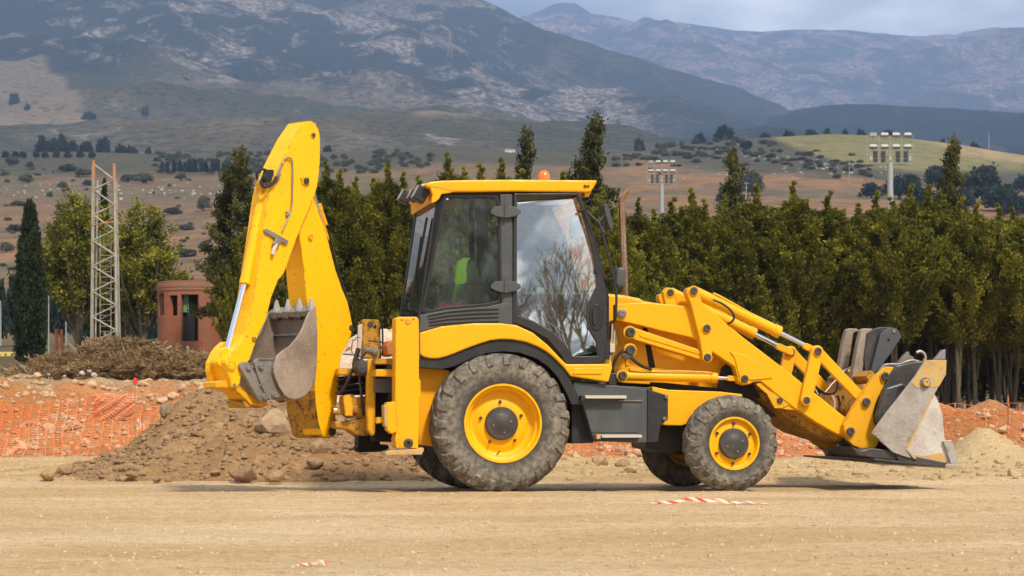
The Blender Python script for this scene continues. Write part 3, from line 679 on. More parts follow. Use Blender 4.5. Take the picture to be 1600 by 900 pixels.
# stones on the pile: three hundred biggest as parts, the rest as one
def strew(parent, zf, xr, yr, n, nbig, mat, smin, smax, seed, front=True):
    g = np.random.default_rng(seed); P = []; S = []
    while len(P) < n:
        x = g.uniform(*xr); y = g.uniform(*yr); z = zf(x, y)
        if z < 0.02: continue
        P.append((x, y, z)); S.append(smin+(smax-smin)*g.random()**7)
    order = np.argsort(-np.array(S))
    for i in order[:nbig]:
        s = S[i]; o = bpy.data.objects.new('stone', SM[i % 8]); COL.objects.link(o); o.parent = parent
        if not SM[i % 8].materials: SM[i % 8].materials.append(mat)
        o.material_slots[0].link = 'OBJECT'; o.material_slots[0].material = mat
        o.location = P[i]; o.scale = (s, s*0.8, s*0.6); o.rotation_euler = (g.uniform(-.5, .5), g.uniform(-.5, .5), g.uniform(0, 6))
    rest = order[nbig:]
    scatter('rubble', [P[i] for i in rest], [S[i] for i in rest], mat, parent, seed=seed)
for m in SM: m.materials.append(M['rock'])
strew(pile, pz, (-6.4, -0.3), (24.6, 28.2), 9000, 110, M['rock'], 0.010, 0.17, 3)
strew(pale, pz2, (-3.8, -1.0), (31, 34.5), 300, 12, M['pale'], 0.03, 0.25, 4)
strew(mound, pz3, (5.7, 9.7), (30, 33), 700, 12, M['mound'], 0.012, 0.09, 5)
gt = bpy.data.objects['ground']
def zg(x, y): return gz(x, y)
M['ground_stone'] = rock_mat('ground_stone', (0.36, 0.255, 0.145, 1), (0.60, 0.45, 0.28, 1))
def strew_ground(xr, yr, n, nbig, mat, smin, smax, seed, pw=4, pxr=None):
    g = np.random.default_rng(seed); y = g.uniform(yr[0], yr[1], n)
    if pxr: x = (g.uniform(pxr[0], pxr[1], n)-800)/FPX*y
    z = terrain_z(x, y); s = smin+(smax-smin)*g.random(n)**pw; order = np.argsort(-s)
    for i in order[:nbig]:
        o = bpy.data.objects.new('stone', SM[i % 8]); COL.objects.link(o); o.parent = gt
        o.material_slots[0].link = 'OBJECT'; o.material_slots[0].material = mat
        o.location = (x[i], y[i], z[i]+s[i]*0.1); o.scale = (s[i], s[i]*0.85, s[i]*0.7); o.rotation_euler = (g.uniform(-.4, .4), g.uniform(-.4, .4), g.uniform(0, 6))
    r = order[nbig:]; scatter('rubble', np.stack([x[r], y[r], z[r]], -1), s[r], mat, gt, seed=seed)
strew_ground(None, (40.4, 49), 7500, 110, M['rock_pink'], 0.03, 0.32, 11, 7, (-60, 760))
strew_ground(None, (40.4, 47), 4200, 60, M['rock_pink'], 0.03, 0.34, 12, 9, (820, 1700))
strew_ground(None, (24.6, 39), 3200, 40, M['mound'], 0.015, 0.22, 13, 5, (680, 1700))
strew_ground(None, (24.6, 39), 900, 10, M['mound'], 0.015, 0.14, 14, 5, (-60, 300))
strew_ground(None, (7, 24.5), 15000, 0, M['ground_stone'], 0.004, 0.045, 15, 5, (-80, 1680))
g = np.random.default_rng(77)                   # white stones near the brush heap
for i, (px, py, w) in enumerate([(128, 583, 11), (147, 586, 10), (76, 586, 7), (140, 580, 8), (100, 588, 7), (52, 588, 6), (228, 694, 12), (228, 694, 0)][:7]):
    Yb = 48.5 if py < 640 else 41.2; o = stone(px, py, w, Yb, M['lime'], 'small whitish stone below the brush heap at left' if py < 640 else 'whitish stone low in the rubble bank', hr=0.7, k=i, name='pale_stone', group='whitish stones below the brush heap' if py < 640 else None)

# ---------------------------------------------------------------- brush heap of cut branches
def brush(name, spans, label, n, seed):
    """spans: px range, Y, top row profile"""
    g = np.random.default_rng(seed); tk = MB(); cs = []
    (p0, p1, Yb, dx, tp) = spans
    for i in range(n):
        px = g.uniform(p0, p1); Y = Yb+g.uniform(-2.2, 2.2); x = at(px, Y); top = CAMH+(HOR-np.interp(px, dx, tp))*Yb/FPX; z0 = gz(x, Y)
        top = z0+(top-z0)*(0.62+0.75*float(vnoise(np.array([x*1.1+3]), np.array([Y*0.9]))[0])); zz = z0+(max(top-z0, 0.05))*g.random()**0.5*(1-abs(Y-Yb)/3.4)
        a = g.uniform(0, 6.28); l = g.uniform(0.35, 1.0); d = Vector((math.cos(a), math.sin(a)*0.7, g.uniform(-0.5, 0.25))).normalized()
        p = Vector((x, Y, zz))
        if i % 4 == 0: d2 = (d+Vector((0, 0, g.uniform(-.2, .9)))).normalized(); tk.tube([p-d2*l*0.6, p, p+d2*l*0.7+Vector((0, 0, 0.05))], 0, 4, rs=[0.030, 0.02, 0.006])
        for k in range(6): cs.append(tuple(p+d*l*(k/5-0.4)))
    v, f = leaves(np.array(cs), (0.05, 0.05, 0.03), 22, 0.17, 0.014, -0.2, seed, 0)
    o = mesh_np(name, v, f, M['brush']); tag(o, label, 'brushwood', kind='stuff')
    t = tk.obj('branch', M['twig'], o); tag(t, kind='stuff'); return o
_t = Mat('twig', (0.30, 0.235, 0.165, 1), 0.9); M['twig'] = _t.m
brush('brush_heap', (32, 350, 53.5, [20, 45, 80, 120, 160, 200, 250, 300, 340, 360], [598, 582, 566, 556, 534, 540, 552, 554, 558, 566]), 'long heap of cut brown and olive branches lying on the bank below the mast', 1500, 6)

# ---------------------------------------------------------------- lattice mast
M['steel_pale'] = (lambda m: (m.base(m.ramp(m.noise(3, 5, 0.7), [(0.4, (0.36, 0.35, 0.29, 1)), (0.72, (0.24, 0.15, 0.08, 1))])), m)[1])(Mat('weathered_steel', rough=0.7)).m
M['rust'] = Mat('rust', (0.42, 0.18, 0.07, 1), 0.9).m
Ym = 66.0; zb = ztop(536, Ym); zt = ztop(258, Ym); s = Ym/FPX
mast = empty('lattice_mast', (at(166, Ym), Ym, gz(at(166, Ym), Ym)-0.1), label='tall grey rusty steel lattice mast without a top, beside the brick hut', cat='mast')
H = zt-mast.location.z; wb, wt = 34*s, 32*s; wd = 0.55
legs = {}
for i, (sx, sy) in enumerate([(-1, -1), (1, -1), (-1, 1), (1, 1)]):
    hh = H if sx < 0 else H-0.10
    if sy > 0: hh = H*0.93
    a = Vector((sx*wb/2+ (-0.06 if sx < 0 else 0.05), sy*wd/2, 0)); b = Vector((sx*wt/2*(0.92 if sy > 0 else 1)-0.03, sy*wd/2*0.9, hh)); legs[i] = (a, b)
    m = MB(); m.cyl(a, b, 0.055 if sy < 0 else 0.035, 0.05 if sy < 0 else 0.03, 4); m.obj('leg', M['steel_pale'], mast)
    if sy < 0: MB().cyl(b-Vector((0, 0, 0.45)), b+Vector((0, 0, 0.12)), 0.052, 0.045, 6).obj('rusty_leg_end', M['rust'], mast)
nb = 8
for fr, (l, r_) in enumerate(((0, 1), (2, 3))):
    for k in range(nb*(1 if fr == 0 else 1)):
        t0 = k/nb; t1 = (k+1)/nb; A = legs[l][0].lerp(legs[l][1], t0); B = legs[r_][0].lerp(legs[r_][1], (t0+t1)/2); C = legs[l][0].lerp(legs[l][1], t1)
        if fr == 0: MB().cyl(A, B, 0.028, 0.028, 4).obj('brace', M['steel_pale'], mast); MB().cyl(B, C, 0.028, 0.028, 4).obj('brace', M['steel_pale'], mast)
        else: MB().cyl(A, B, 0.015, 0.015, 4).obj('brace', M['steel_pale'], mast)
lad = MB(); x0 = -0.02
for sx in (-0.17, 0.17): lad.cyl((x0+sx, 0, 0.0), (x0+sx, 0, H*0.68), 0.018, n=5)
for k in range(22): lad.cyl((x0-0.17, 0, 0.3+k*0.17), (x0+0.17, 0, 0.3+k*0.17), 0.01, n=4)
lad.obj('ladder', M['steel_pale'], mast)
rb = MB(); rb.tube([legs[0][0].lerp(legs[0][1], .70), (0, -0.35, H*.71), legs[1][0].lerp(legs[1][1], .73)], 0.022, 5); rb.obj('orange_strap', M['rust'], mast)

# ---------------------------------------------------------------- brick hut
bm_ = Mat('brick', rough=0.9, spec=0.2); g0 = bm_.n('ShaderNodeTexBrick'); bm_.l(bm_.co.outputs['UV'], g0.inputs[0])
g0.inputs['Color1'].default_value = (0.29, 0.085, 0.042, 1); g0.inputs['Color2'].default_value = (0.36, 0.115, 0.055, 1); g0.inputs['Mortar'].default_value = (0.27, 0.13, 0.08, 1)
g0.inputs['Scale'].default_value = 1.0; g0.inputs['Mortar Size'].default_value = 0.008; g0.inputs['Brick Width'].default_value = 0.24; g0.inputs['Row Height'].default_value = 0.07
_n = bm_.noise(1.6, 5, 0.6); bm_.base(bm_.mix(bm_.ramp(_n, [(0.42, 0), (0.6, 0.8)]), g0.outputs[0], (0.24, 0.12, 0.08, 1))); bm_.bump(g0.outputs[1], 0.01, 0.5); M['brick'] = bm_.m
Yh = 62.0; s = Yh/FPX; hx = at(292, Yh); hz = gz(hx, Yh)-0.3
hut = empty('brick_hut', (hx, Yh+1.0, hz), label='small round ruined hut of red brick with dark door and window openings', cat='hut')
Rh = 1.02; top = ztop(438, Yh)-hz; base = 0.0
z548 = ztop(548, Yh)-hz
def hutwall():
    n = 96; op = []  # openings in angle measured from the camera-facing direction, in world z
    def ang(px): return math.asin(max(-1, min(1, (at(px, Yh)-hx)/Rh)))
    for (a, b, y0, y1) in ((243, 254, 457, 491), (264, 277, 461, 493), (283, 310, 460, 533)): op.append((ang(a), ang(b), ztop(y1, Yh)-hz, ztop(y0, Yh)-hz))
    angs = sorted(set([-math.pi+2*math.pi*i/n for i in range(n+1)]+[q for o in op for q in o[:2]])); zs = sorted(set([0, 0.4, 0.8, 1.2, top-0.28]+[q for o in op for q in o[2:]]))
    m = MB(); uv = []
    def inside(a, z): return any(o[0]-1e-6 < a < o[1]+1e-6 and o[2]-1e-6 < z < o[3]+1e-6 for o in op)
    for rr in (Rh, Rh-0.16):
        for i in range(len(angs)-1):
            for j in range(len(zs)-1):
                if inside((angs[i]+angs[i+1])/2, (zs[j]+zs[j+1])/2): continue
                m.add([(rr*math.sin(a), -rr*math.cos(a), z) for a, z in ((angs[i], zs[j]), (angs[i+1], zs[j]), (angs[i+1], zs[j+1]), (angs[i], zs[j+1]))], [(0, 1, 2, 3)])
    for o in op:
        for a in o[:2]: m.add([(r*math.sin(a), -r*math.cos(a), z) for r, z in ((Rh, o[2]), (Rh-.16, o[2]), (Rh-.16, o[3]), (Rh, o[3]))], [(0, 1, 2, 3)])
        for z in o[2:]:
            K = 6
            for k in range(K):
                a0 = o[0]+(o[1]-o[0])*k/K; a1 = o[0]+(o[1]-o[0])*(k+1)/K
                m.add([(r*math.sin(a), -r*math.cos(a), z) for r, a in ((Rh, a0), (Rh-.16, a0), (Rh-.16, a1), (Rh, a1))], [(0, 1, 2, 3)])
    return m
w = hutwall(); me = bpy.data.meshes.new('wall'); me.from_pydata(w.v, [], w.f); me.materials.append(M['brick']); uvl = me.uv_layers.new(name='UVMap')
for lp in me.loops:
    p = me.vertices[lp.vertex_index].co; uvl.data[lp.index].uv = (math.atan2(p.x, -p.y)*Rh, p.z)
wo_ = bpy.data.objects.new('wall', me); COL.objects.link(wo_); wo_.parent = hut
cn = MB(); cn.lathe((0, 0, 0), (0, 0, 1), [(Rh-.16, top-.28), (Rh+0.02, top-.28), (Rh+.02, top-.2), (Rh+.03, top-.19), (Rh+.03, top-.11), (Rh+.02, top-.10), (Rh+.02, top), (Rh-.16, top), (Rh-.16, top-.28)], 48)
cn.obj('cornice', M['brick'], hut)
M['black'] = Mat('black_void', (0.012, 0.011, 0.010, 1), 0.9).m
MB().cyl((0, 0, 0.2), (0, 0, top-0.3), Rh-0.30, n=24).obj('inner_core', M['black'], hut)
M['green_door'] = Mat('green_board', (0.12, 0.24, 0.12, 1), 0.6).m
MB().box((at(289, Yh)-hx+0.0, -Rh+0.24, ztop(474, Yh)-hz), (0.16, 0.03, 0.50)).obj('green_board', M['green_door'], hut)
pl = MB(); pl.cyl((0, 0, 0), (0, 0, 0.85), 0.04, n=6); po = pl.obj('post', M['steel_pale']); po.location = (at(293, 58), 58, gz(at(293, 58), 58)); po.name = 'short_post'; tag(po, 'short pale post in front of the brick hut doorway', 'post')

# ---------------------------------------------------------------- floodlight masts
M['galv'] = Mat('galvanised_steel', (0.34, 0.34, 0.31, 1), 0.5, 0.1).m
M['lamp_w'] = Mat('lamp_housing', (0.36, 0.35, 0.31, 1), 0.5).m
M['lamp_k'] = Mat('lamp_dark', (0.02, 0.025, 0.025, 1), 0.5).m
def flood(px, topy, boty, wpx, Y, label):
    s = Y/FPX; x = at(px, Y); z0 = gz(x, Y)-0.3; o = empty('floodlight_mast', (x, Y, z0), label=label, cat='floodlight mast')
    zt, zb_ = ztop(topy, Y)-z0, ztop(boty, Y)-z0; W = wpx*s; Hh = zt-zb_
    MB().cyl((0, 0, 0), (0, 0, zb_+0.1), 0.30, 0.22, 12).obj('pole', M['galv'], o)
    fr = MB()
    for k in range(5): fr.cyl((-W/2+W*k/4, 0, zb_), (-W/2+W*k/4, 0, zt-0.1*Hh), 0.022, n=5)
    for q in (0, 0.30, 0.58, 0.88): fr.cyl((-W/2, 0, zb_+Hh*q), (W/2, 0, zb_+Hh*q), 0.025, n=5)
    fr.cyl((-W/2, 0.5, zb_), (W/2, 0.5, zb_), 0.04, n=5); fr.cyl((-W/2, 0, zb_), (-W/2, .5, zb_), 0.04, n=5); fr.cyl((W/2, 0, zb_), (W/2, .5, zb_), 0.04, n=5)
    fr.obj('frame', M['galv'], o)
    for j, q in enumerate((0.92, 0.55)):
        for k in range(4):
            xk = -W/2+W*(k+0.5)/4; zc = zb_+Hh*q; m = MB()
            rot = Matrix.Rotation(R(-35 if not (j == 0 and k == 0) else 5), 3, 'X')
            m.prism([[rot @ Vector((a, -0.10, b))+Vector((xk, -0.1, zc)) for a, b in ((-.32, -.11), (.32, -.11), (.26, .17), (-.26, .17))]], rot @ Vector((0, 0.30, 0)))
            h = m.obj('lamp', M['lamp_w'], o, bevel=0.02)
            MB().box((xk, 0.05, zc-0.2), (0.10, 0.12, 0.3)).obj('bracket', M['galv'], h)
    for k in (0.17, 0.34, 0.66, 0.83):
        for q in (0.08, 0.20, 0.32):
            MB().box((-W/2+W*k, -0.14, zb_+Hh*q+0.06), (0.34, 0.16, 0.26)).obj('ballast_box', M['lamp_k'], o)
    for k in (0.08, 0.5, 0.92): MB().box((-W/2+W*k, -0.06, zb_+Hh*0.17), (0.22, 0.14, 0.34)).obj('control_box', M['lamp_w'], o)
flood(1391, 207, 256, 72, 170, 'large floodlight mast with two rows of lamps above the right hedge')
flood(1034, 250, 288, 45, 250, 'smaller floodlight mast with bright lamps left of the large one')
def pole(px, t, b, Y, label, r=0.09):
    x = at(px, Y); z0 = gz(x, Y); o = MB().cyl((0, 0, -0.3), (0, 0, ztop(t, Y)-z0), r, r*0.7, 8).cyl((-.5, 0, ztop(t, Y)-z0-.3), (.5, 0, ztop(t, Y)-z0-.3), r*.5, n=5).obj('utility_pole', M['galv']); o.location = (x, Y, z0); tag(o, label, 'pole')
pole(1327, 250, 285, 560, 'thin utility pole standing on the brown field left of the large floodlight mast')
pole(1545, 208, 232, 850, 'thin utility pole on the crest of the hill at far right', 0.14)
pole(1166, 284, 305, 420, 'thin pole right of the ragged spire between the masts')
# small white farm building on the ridge
M['white'] = Mat('white_plaster', (0.72, 0.70, 0.66, 1), 0.8).m; M['tile'] = Mat('roof_tile', (0.42, 0.25, 0.16, 1), 0.9).m
fx, fY = at(797, 840), 840.0; fh = empty('farmhouse', (fx, fY, ztop(240, fY)-0.5), label='tiny white farm building on the ridge above the cab', cat='building')
MB().box((0, 0, 0.8), (4, 3, 1.6)).obj('wall', M['white'], fh); MB().prism([[(-2.2, -1.7, 1.6), (-2.2, 1.7, 1.6), (-2.2, 0, 2.2)]], (4.4, 0, 0)).obj('roof', M['tile'], fh)
for k in (-1.1, 1.1): MB().box((k, -1.51, 0.8), (0.5, 0.08, 0.6)).obj('window', M['black'], fh)
# far left: road, shed, barrier, posts
M['asph'] = Mat('road', (0.20, 0.185, 0.17, 1), 0.9).m
Yr = 95.0
ra = mesh_np('road', [(at(-200, 88), 88, ztop(598, 88)), (at(45, 88), 88, ztop(598, 88)), (at(75, 120), 120, ztop(540, 120)), (at(-200, 120), 120, ztop(540, 120)), (at(45, 88), 88, ztop(598, 88)-3), (at(-200, 88), 88, ztop(598, 88)-3)], [[0, 1, 2, 3], [5, 4, 1, 0]], M['asph']); tag(ra, kind='structure')
M['oran'] = Mat('orange_paint', (0.55, 0.16, 0.06, 1), 0.7).m; M['yelw'] = Mat('yellow_barrier', (0.62, 0.48, 0.12, 1), 0.6).m; M['roofw'] = Mat('pale_roof', (0.62, 0.66, 0.70, 1), 0.6).m
sh = empty('orange_shed', (at(-4, 118), 118, ztop(528, 118)), label='small orange shed with pale roof at the left picture edge', cat='shed')
MB().box((0, 0, 0.75), (1.05, 1.2, 1.5)).obj('wall', M['oran'], sh); MB().prism([[(-.75, -.75, 1.5), (.75, -.75, 1.5), (.35, -.75, 2.0), (-.5, -.75, 2.1)]], (0, 1.5, 0)).obj('roof', M['roofw'], sh)
MB().box((-0.1, -0.62, 0.9), (0.45, 0.05, 0.7)).obj('window', M['white'], sh)
br = empty('road_barrier', (at(5, 90), 90, ztop(566, 90)), label='low white barrier with yellow and black band beside the road at far left', cat='barrier')
MB().box((0, 0, 0.0), (1.6, 0.2, 0.42)).obj('panel', M['white'], br)
MB().box((0, 0, 0.33), (1.6, 0.22, 0.22)).obj('yellow_band', M['yelw'], br)
for k in range(6): MB().box((-.65+k*.26, -0.115, 0.33), (0.06, 0.02, 0.08)).obj('black_mark', M['black'], br)
od = MB(); od.cyl((-.1, 0, 0), (-.1, 0, 1.0), 0.06, n=6).cyl((.1, 0, 0), (.1, 0, 1.0), 0.06, n=6).cyl((-.3, 0, .4), (.45, 0, .35), 0.02, n=5)
od = od.obj('orange_post_pair', M['oran']); od.location = (at(92, 80), 80, ztop(552, 80)-0.1); tag(od, 'pair of orange posts with a rail between cypress and mast', 'post')
for px_, t_, b_ in ((76, 462, 560), (103, 468, 500), (30, 462, 500), (1, 470, 500)):
    o = MB().cyl((0, 0, 0), (0, 0, (b_-t_+40)*84/FPX), 0.03, 0.02, 6).obj('thin_post', M['galv']); o.location = (at(px_, 84), 84, ztop(b_+40, 84)); tag(o, 'thin pale pole among the trees near the cypress at far left', 'pole', 'thin pale poles at far left')
# power pylon on the mountain
py_ = MB(); Yp = 2700; hh = 40*Yp/FPX
for sx in (-1, 1): py_.cyl((sx*3.0, 0, 0), (sx*0.5, 0, hh), 0.35, 0.25, 4)
for k in range(7): py_.cyl(((-1)**k*3*(1-k/8), 0, hh*k/7), ((-1)**(k+1)*3*(1-(k+1)/8), 0, hh*(k+1)/7), 0.22, n=4)
for q in (0.72, 0.84, 0.95): py_.cyl((-4.5, 0, hh*q), (4.5, 0, hh*q), 0.3, n=4)
po = py_.obj('power_pylon', M['galv']); po.location = (at(703, Yp), Yp, ztop(90, Yp)); tag(po, 'faint steel power pylon on the mountain slope above the cab', 'pylon')

# ---------------------------------------------------------------- orange safety netting
_o = Mat('orange_net', (0.78, 0.19, 0.05, 1), 0.6); _o.base(_o.ramp(_o.noise(1.1, 5, 0.7), [(0.35, (0.70, 0.13, 0.03, 1)), (0.55, (0.80, 0.22, 0.07, 1)), (0.7, (0.72, 0.36, 0.20, 1))])); M['net'] = _o.m
def net_fence(px0, px1, Ya, Yb_, top0, top1, label, seed, sag=0.06, lean=0.0, posts=(), cell=(0.13, 0.075), hrow=None, drop=0.0):
    g = np.random.default_rng(seed); root = empty('safety_fence', (at(px0, Ya), Ya, 0), label=label, cat='fence')
    A = Vector((at(px0, Ya), Ya, 0)); B = Vector((at(px1, Yb_), Yb_, 0)); Ln = (B-A).length; nx = int(Ln/cell[0]); 
    hz0 = ztop(top0, Ya); hz1 = ztop(top1, Yb_); nz_ = int(hz0/cell[1])
    P = np.zeros((nx+1, nz_+1, 3))
    for i in range(nx+1):
        t = i/nx; p = A.lerp(B, t); h = hz0+(hz1-hz0)*t; sg = sag*(math.sin(t*Ln/2.6*math.pi)**2)+0.03*math.sin(t*31+seed)
        gb_ = gz(p.x, p.y)-drop
        for j in range(nz_+1):
            q = j/nz_; wv = 0.05*math.sin(t*Ln*1.7+j*0.5+seed)*(1-q)+0.03*float(vnoise(np.array([i/4.]), np.array([j/3.+seed]))[0])
            P[i, j] = (p.x+0.05*math.sin(q*5+t*23)*(1-q)+g.normal()*0.006, p.y+wv+lean*q+g.normal()*0.006, gb_+0.02+(h-sg-gb_)*q+g.normal()*0.006)
    P -= np.array([root.location.x, root.location.y, 0])
    V = []; F = []
    def strip(a, b, wvec):
        k = len(V); V.extend([a-wvec, a+wvec, b+wvec, b-wvec]); F.append((k, k+1, k+2, k+3))
    for j in range(nz_+1):
        wv = np.array([0, 0, 0.0042 if j % 4 else 0.008])
        for i in range(nx): strip(P[i, j], P[i+1, j], wv)
    for i in range(nx+1):
        wv = np.array([0.0075, 0.003, 0])
        for j in range(nz_): strip(P[i, j], P[i, j+1], wv)
    o = mesh_np('net', np.array(V), np.array(F), M['net'], root); md = o.modifiers.new('solid', 'SOLIDIFY'); md.thickness = 0.004
    for t in posts:
        i = int(t*nx); p = P[i, nz_]; MB().cyl((p[0], p[1]+0.03, -0.1), (p[0], p[1]+0.03, p[2]+0.12), 0.012, n=6).obj('post', M['rust'], root)
net_fence(-80, 372, 39.4, 39.4, 612, 622, 'orange plastic safety net along the rubble bank at left behind the soil pile', 2, sag=0.25, lean=0.7, posts=(0.05, 0.36, 0.66, 0.98), cell=(0.17, 0.055))
_lf = bpy.data.objects['safety_fence']; V = []; F = []
for q in range(15):                            # a stretch of net that has slumped into folds
    for i in range(26):
        px_ = 146+66*i/25; yy_ = 39.9+0.10*math.sin(i*0.7+q); z_ = ztop(617+q*2.7+1.6*math.sin(i*0.5+q*0.8)-0.03*(i-12)**2*0.2, 39.9); p = np.array([at(px_, yy_)-_lf.location.x, yy_-_lf.location.y, z_]); w_ = np.array([0, 0.01, 0.009+0.006*math.sin(i*1.1+q*2)]); V += [p-w_, p+w_]
        if i: k = len(V)-4; F.append((k, k+1, k+3, k+2))
_fo = mesh_np('folded_net', np.array(V), np.array(F), M['net'], _lf); _fo.modifiers.new('solid', 'SOLIDIFY').thickness = 0.006
net_fence(640, 1290, 39.2, 38.2, 648, 640, 'orange safety net seen under the cab and behind the loader wheels', 5, posts=(0.1, 0.4, 0.75), cell=(0.15, 0.08))
net_fence(1290, 1720, 38.2, 33.8, 640, 628, 'upright orange safety net with square mesh at right behind the sand mound', 8, sag=0.02, posts=(0.25, 0.72, 0.95), cell=(0.22, 0.085))
# survey stake with red cap and tape scraps
M['red'] = Mat('red_paint', (0.62, 0.03, 0.02, 1), 0.5).m
st = empty('marker_stake', (at(211, 38.8), 38.8, 0.0), label='thin steel stake with a red cap standing in front of the rubble bank', cat='stake')
zt_ = ztop(597, 38.8); MB().cyl((0, 0, 0), (0, 0, zt_), 0.012, n=6).obj('rod', M['rust'], st)
MB().lathe((0, 0, zt_-0.02), (0, 0, 1), [(0, -.01), (.045, 0), (.045, .03), (.035, .03), (.035, .08), (.02, .10), (0, .10)], 14).obj('cap', M['red'], st)
def tape(name, path, wid, label, stripe, seed=1):
    """a twisted ribbon with red and white bands"""
    m = Mat('tape_'+name, rough=0.4); uvn = m.n('ShaderNodeUVMap'); sp = m.n('ShaderNodeSeparateXYZ'); m.l(uvn.outputs[0], sp.inputs[0])
    q = m.math('FRACT', m.math('ADD', m.math('MULTIPLY', sp.outputs[0], 1/stripe), m.math('MULTIPLY', sp.outputs[1], 0.55))); q = m.math('GREATER_THAN', q, 0.5)
    nd = m.ramp(m.noise(9, 5, 0.7), [(0.45, 0), (0.65, 0.8)]); m.base(m.mix(nd, m.mix(q, (0.62, 0.55, 0.45, 1), (0.60, 0.05, 0.02, 1)), (0.55, 0.40, 0.24, 1)))
    V = []; F = []; UV = []; d = 0; n = len(path)
    for i, (x, y, z, tw) in enumerate(path):
        if i: d += math.dist(path[i][:3], path[i-1][:3])
        w = Vector((0.1*math.sin(tw), math.cos(tw), math.sin(tw))).normalized()*wid/2; p = Vector((x, y, z))
        V += [p-w, p+w]; UV += [(d, 0), (d, 1)]
        if i: F.append((2*i-2, 2*i-1, 2*i+1, 2*i))
    me = bpy.data.meshes.new(name); me.from_pydata(V, [], F); me.materials.append(m.m); ul = me.uv_layers.new(name='UVMap')
    for lp in me.loops: ul.data[lp.index].uv = UV[lp.vertex_index]
    o = bpy.data.objects.new(name, me); COL.objects.link(o); md = o.modifiers.new('solid', 'SOLIDIFY'); md.thickness = 0.001
    return tag(o, label, 'tape')
def gpt(px, py): Y = FPX*CAMH/(py-HOR); return at(px, Y), Y
pth = []
for i in range(60):
    t = i/59; px = 1018+182*t; x, Y = gpt(px, 790); hump = 0.028*math.exp(-((t-0.36)/0.16)**2)+0.018*math.exp(-((t-0.6)/0.2)**2)
    pth.append((x, Y+0.05*math.sin(t*9), gz(x, Y)+0.012+hump+0.006*math.sin(t*25), 1.0*math.exp(-((t-0.42)/0.3)**2)+0.22))
tape('barrier_tape', pth, 0.034, 'long strip of red and white barrier tape on the sand before the front wheel', 0.13)
pth = []
for i in range(24):
    t = i/23; x, Y = gpt(464+46*t, 886); pth.append((x, Y+0.03*math.sin(t*7), gz(x, Y)+0.008+0.018*math.exp(-((t-.75)/.2)**2), 0.3+0.5*t))
tape('tape_scrap', pth, 0.028, 'short crumpled scrap of red and white tape on the sand, nearest the camera', 0.06)
pth = [(at(212+14*t, 38.7), 38.7+0.1*math.sin(t*8), 0.02+ztop(660, 38.7)*0+ztop(663, 38.7)+0.05*math.sin(t*6), 1.2) for t in np.linspace(0, 1, 9)]
o_ = tape('tape_flag', pth, 0.10, 'red and white tape end tied to the stake with the red cap', 0.12)
# ---------------------------------------------------------------- backhoe loader
ANG = R(11.5); OX, OY = at(787, 21.0), 21.0
LD = empty('backhoe_loader', (OX, OY, 0), ANG, label='yellow backhoe loader with raised backhoe arm and front bucket standing on the sand yard', cat='backhoe loader')
ca, sa = math.cos(ANG), math.sin(ANG)
def local(w): d = w-Vector((OX, OY, 0)); return Vector((d.x*ca+d.y*sa, -d.x*sa+d.y*ca, d.z))
class Frame:
    """vertical plane through (qx, qy), turned by ang; w is the distance behind it"""
    def __init__(s, qx, qy, ang): s.q = (qx, qy); s.e1 = Vector((math.cos(ang), math.sin(ang), 0)); s.e2 = Vector((-math.sin(ang), math.cos(ang), 0)); s.l2 = local(Vector((OX, OY, 0))+s.e2)
    def P(s, px, py, w=0.0):
        u = (px-800)/FPX; q = Vector((s.q[0], s.q[1], 0))+s.e2*w
        k = (q.x-u*q.y)/(u*s.e1.y-s.e1.x); t = q.y+k*s.e1.y
        return local(Vector((q.x+k*s.e1.x, t, CAMH+(HOR-py)*t/FPX)))
V0 = Frame(OX, OY, ANG)
BA = R(48); BF = Frame(at(517, 21.75), 21.75, BA)
